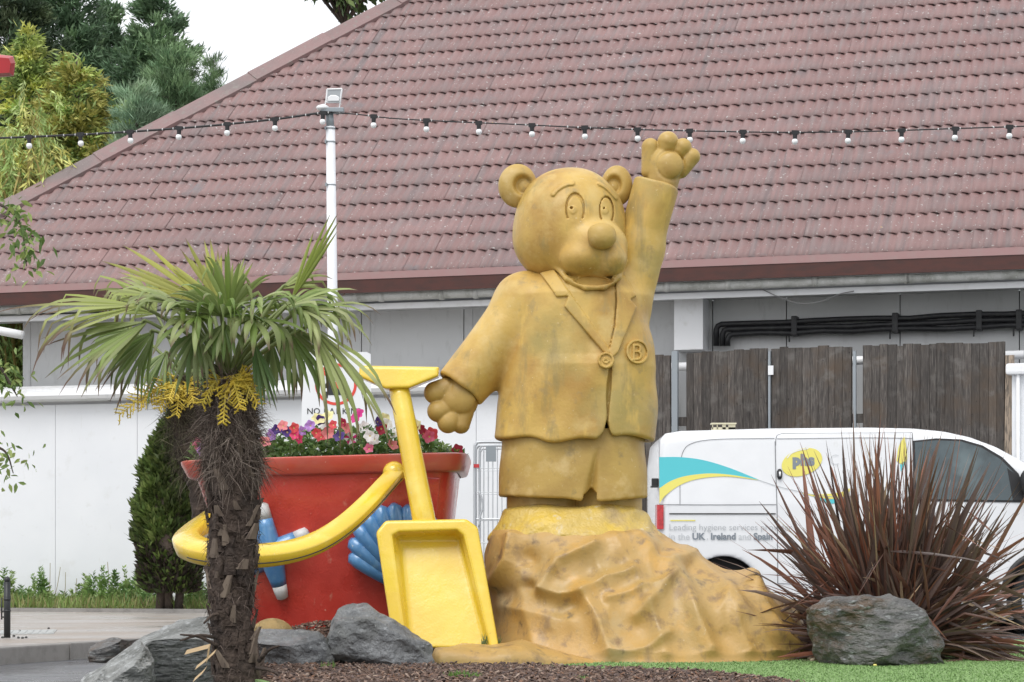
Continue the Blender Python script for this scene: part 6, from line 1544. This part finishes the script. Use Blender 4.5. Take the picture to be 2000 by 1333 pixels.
# ------------------------------------------------------------------ bronze flax
FLY = 11.75
flax = thing('flax_plant', 'large spiky bronze-red flax behind the banded boulder at right', 'plant', V3(P(1742, 1100, FLY)[0], FLY, BZ))
m_flax = M('bronze_flax_leaf', (1, 1, 1), .38, attr=True, trans=.15, spec=.5)
rf = np.random.default_rng(21); stuffm = MB()
FP = [(.14, .075, .058), (.18, .085, .06), (.115, .075, .065), (.24, .095, .06), (.17, .115, .09), (.10, .068, .06), (.42, .30, .19)]
NL = 1040
for i in range(NL):
    front = i >= NL-150
    bp = V3(P(1742, 1100, FLY)[0]+rf.normal(0, .10), FLY+rf.uniform(-.12, .12), BZ+.02)
    a = math.radians(rf.choice([rf.normal(90, 26), rf.uniform(-8, 188)], p=[.36, .64]))
    dep = rf.uniform(-.6, .3)
    d0 = nrm((math.cos(a), dep, max(-.05, math.sin(a))+.12))
    Lp = np.interp(math.degrees(a), [0, 40, 90, 140, 180], [275, 360, 455, 370, 285])*rf.uniform(.45, 1.08)
    L = Lp*FLY/FPX; grav = rf.uniform(.02, .35) if math.sin(a) > .75 else rf.uniform(.1, .75)
    thin = rf.random() < .5
    wm = rf.uniform(.009, .021) if not thin else rf.uniform(.003, .007)
    if i < 34:                                               # old leaves trailing down to the right front
        a0 = rf.uniform(-.3, .75); d0 = nrm((math.cos(a0), -.5, .15+.25*rf.random())); L = rf.uniform(.5, .82); grav = rf.uniform(1.1, 1.9); wm = rf.uniform(.004, .012)
    if 34 <= i < 96:                                         # leaves arching forward over the boulder
        a0 = rf.uniform(.1, 3.0); d0 = nrm((math.cos(a0)*.9, -.55, .75)); L = rf.uniform(.5, .85); grav = rf.uniform(.5, 1.2); wm = rf.uniform(.005, .015)
    m = 8; p = bp.copy(); cur = d0.copy(); ce = []; kk = rf.integers(3, 7) if rf.random() < .13 else -1; kd = V3(rf.normal(0, .7), rf.normal(0, .4), rf.uniform(-1.6, -.5))
    for k in range(m+1):
        ce.append(p.copy()); u = k/m; cur = nrm(cur+V3(0, 0, -grav*.22*u)+(kd if k == kk else 0)); p = p+cur*L/m
        p[2] = max(p[2], BZ+.006)
    rot = rf.uniform(-1.2, 1.2); nv = nrm(np.cross(d0, (0.2, 1, .3))); s0 = nrm(np.cross(d0, V3(0, -1, .2))); V = []
    c = np.array(FP[rf.choice(7, p=[.22, .2, .18, .1, .13, .12, .05])])*rf.uniform(.75, 1.3)
    cs_ = []
    for k, q_ in enumerate(ce):
        u = k/m; t = nrm(ce[min(k+1, m)]-ce[max(k-1, 0)]); s = nrm(s0-t*np.dot(s0, t)); n_ = np.cross(s, t); s = s*math.cos(rot)+n_*math.sin(rot); n_ = np.cross(s, t)
        w_ = wm*(.55+.45*min(1, u/.3)) if u < .45 else wm*(1-((u-.45)/.55)**1.6)+.0006
        V += [q_-s*w_, q_+n_*w_*.45, q_+s*w_]; cc = c*(1+.35*(u > .93)*rf.uniform(0, 2)); cs_ += [cc*.9, cc, cc*1.15]
    F = []
    for k in range(m): o_ = k*3; F += [(o_, o_+1, o_+4, o_+3), (o_+1, o_+2, o_+5, o_+4)]
    if i % 4 == 0: mb = MB(); mb.add(V, F, np.array(cs_)); mb.build('leaf', m_flax, flax, smooth=True, col=True, fix=False)
    else: stuffm.add(V, F, np.array(cs_))
tag(stuffm.build('inner_leaves', m_flax, flax, smooth=True, col=True, fix=False), kind='stuff')

# ------------------------------------------------------------------ overhanging branches at the left edge, odds and ends
BRY = 14.0
ob = thing('leafy_tree', 'leafy tree whose twigs hang into view at the left edge', 'tree', V3(P(-330, 1100, BRY)[0], BRY, 0))
q = MB(); q.tube([V3(P(-330, 0, BRY)[0], BRY, 0), P(-310, 700, BRY), P(-280, 330, BRY)], [.11, .08, .04], 10); q.build('trunk', m_trunk, ob, smooth=True)
rb = np.random.default_rng(8)
lfm = {}
for nm, c in (('light', (.32, .40, .12)), ('mid', (.20, .29, .08)), ('dark', (.12, .20, .05))):
    lfm[nm] = M('broad_leaf_'+nm, c, .45, trans=.3)
lme = []
for nm in lfm:
    V = [(0, 0, 0), (-.2, .35, .04), (0, .4, -.02), (.2, .35, .04), (-.13, .72, .02), (0, .75, -.03), (.13, .72, .02), (0, 1, -.06)]
    lme.append(meshdata('leaf', np.array(V)*.05, [(0, 1, 2), (0, 2, 3), (1, 4, 5, 2), (2, 5, 6, 3), (4, 7, 5), (5, 7, 6)], lfm[nm]))
def twig(pts, n, spread, size=1.0):
    sp_ = spline([P(x, y, BRY+dz) for x, y, dz in pts], 24); q = MB(); q.tube(sp_, list(np.linspace(.018, .003, 24)), 6); br = q.build('branch', m_trunk, ob, smooth=True)
    for k in range(n):
        u = 1-rb.random()**1.3*.55; i = min(22, int(u*23)); p = sp_[i]+(sp_[i+1]-sp_[i])*rb.random()+rb.normal(0, spread, 3)*np.array([1, 1, 1.0])
        o = bpy.data.objects.new('leaf', lme[rb.integers(3)]); COL.objects.link(o); o.parent = br
        o.location = tuple(p-worg(ob)); o.rotation_euler = (rb.normal(-.9, .6), rb.normal(0, .6), rb.uniform(0, 6.28)); sc_ = size*rb.uniform(.6, 1.15); o.scale = (sc_, sc_, sc_)
twig([(-290, 360, 0), (-120, 350, -.1), (0, 400, -.15), (40, 440, -.15), (52, 520, -.15)], 120, .06, 1.6)
twig([(-290, 360, 0), (-100, 380, -.1), (-10, 430, -.1), (20, 418, -.1)], 24, .05, 1.1)
twig([(-300, 640, 0), (-120, 650, -.1), (-10, 710, -.15), (22, 755, -.15), (34, 775, -.15)], 50, .07, 1.25)
twig([(-310, 700, 0), (-120, 690, -.1), (-20, 700, -.1), (14, 735, -.1)], 40, .07, 1.2)
twig([(-315, 800, 0), (-120, 800, -.1), (-20, 865, -.12), (12, 885, -.12), (26, 925, -.12)], 56, .07, 1.3)
# dry grass growing in the gutter
rg = np.random.default_rng(5); q = MB(); gm = Bp(a_at(690, DE), DE+.10, zE-.24)
for k in range(34):
    a = rg.uniform(-1.4, 1.4); L = rg.uniform(.08, .20); d = V3(math.sin(a), -.4*rg.random(), math.cos(a)*.7); e = gm+V3(rg.normal(0, .03), 0, 0); q.tube(spline([e, e+d*L*.6, e+d*L-V3(0, 0, .06*rg.random())], 6), .0035, 4)
tag(q.build('dry_grass_tuft', M('rusty_dry_grass', (.34, .17, .09), .8)), 'tuft of rusty dry grass growing out of the gutter by the lamp post', 'grass')
q = MB()
for k, (x, y) in enumerate(((1706, 1300), (1712, 1300), (1709, 1302))): q.ball(PG(x, y, BZ)+V3(0, 0, .006), (.010, .008, .006), 8, 5)
tag(q.build('yellow_petals', M('yellow_petal', (.75, .66, .2), .6)), 'few yellow petals lying on the lawn before the banded boulder', 'petals')
q = MB()
for k in range(7): p = PG(1590+rnd.uniform(-14, 16), 1291+rnd.uniform(-2, 2), BZ); q.ball(p+V3(0, 0, .008), (rnd.uniform(.012, .02), .012, .009), 7, 5)
tag(q.build('pale_stones', M('pale_stone', (.42, .35, .25), .8)), kind='stuff')
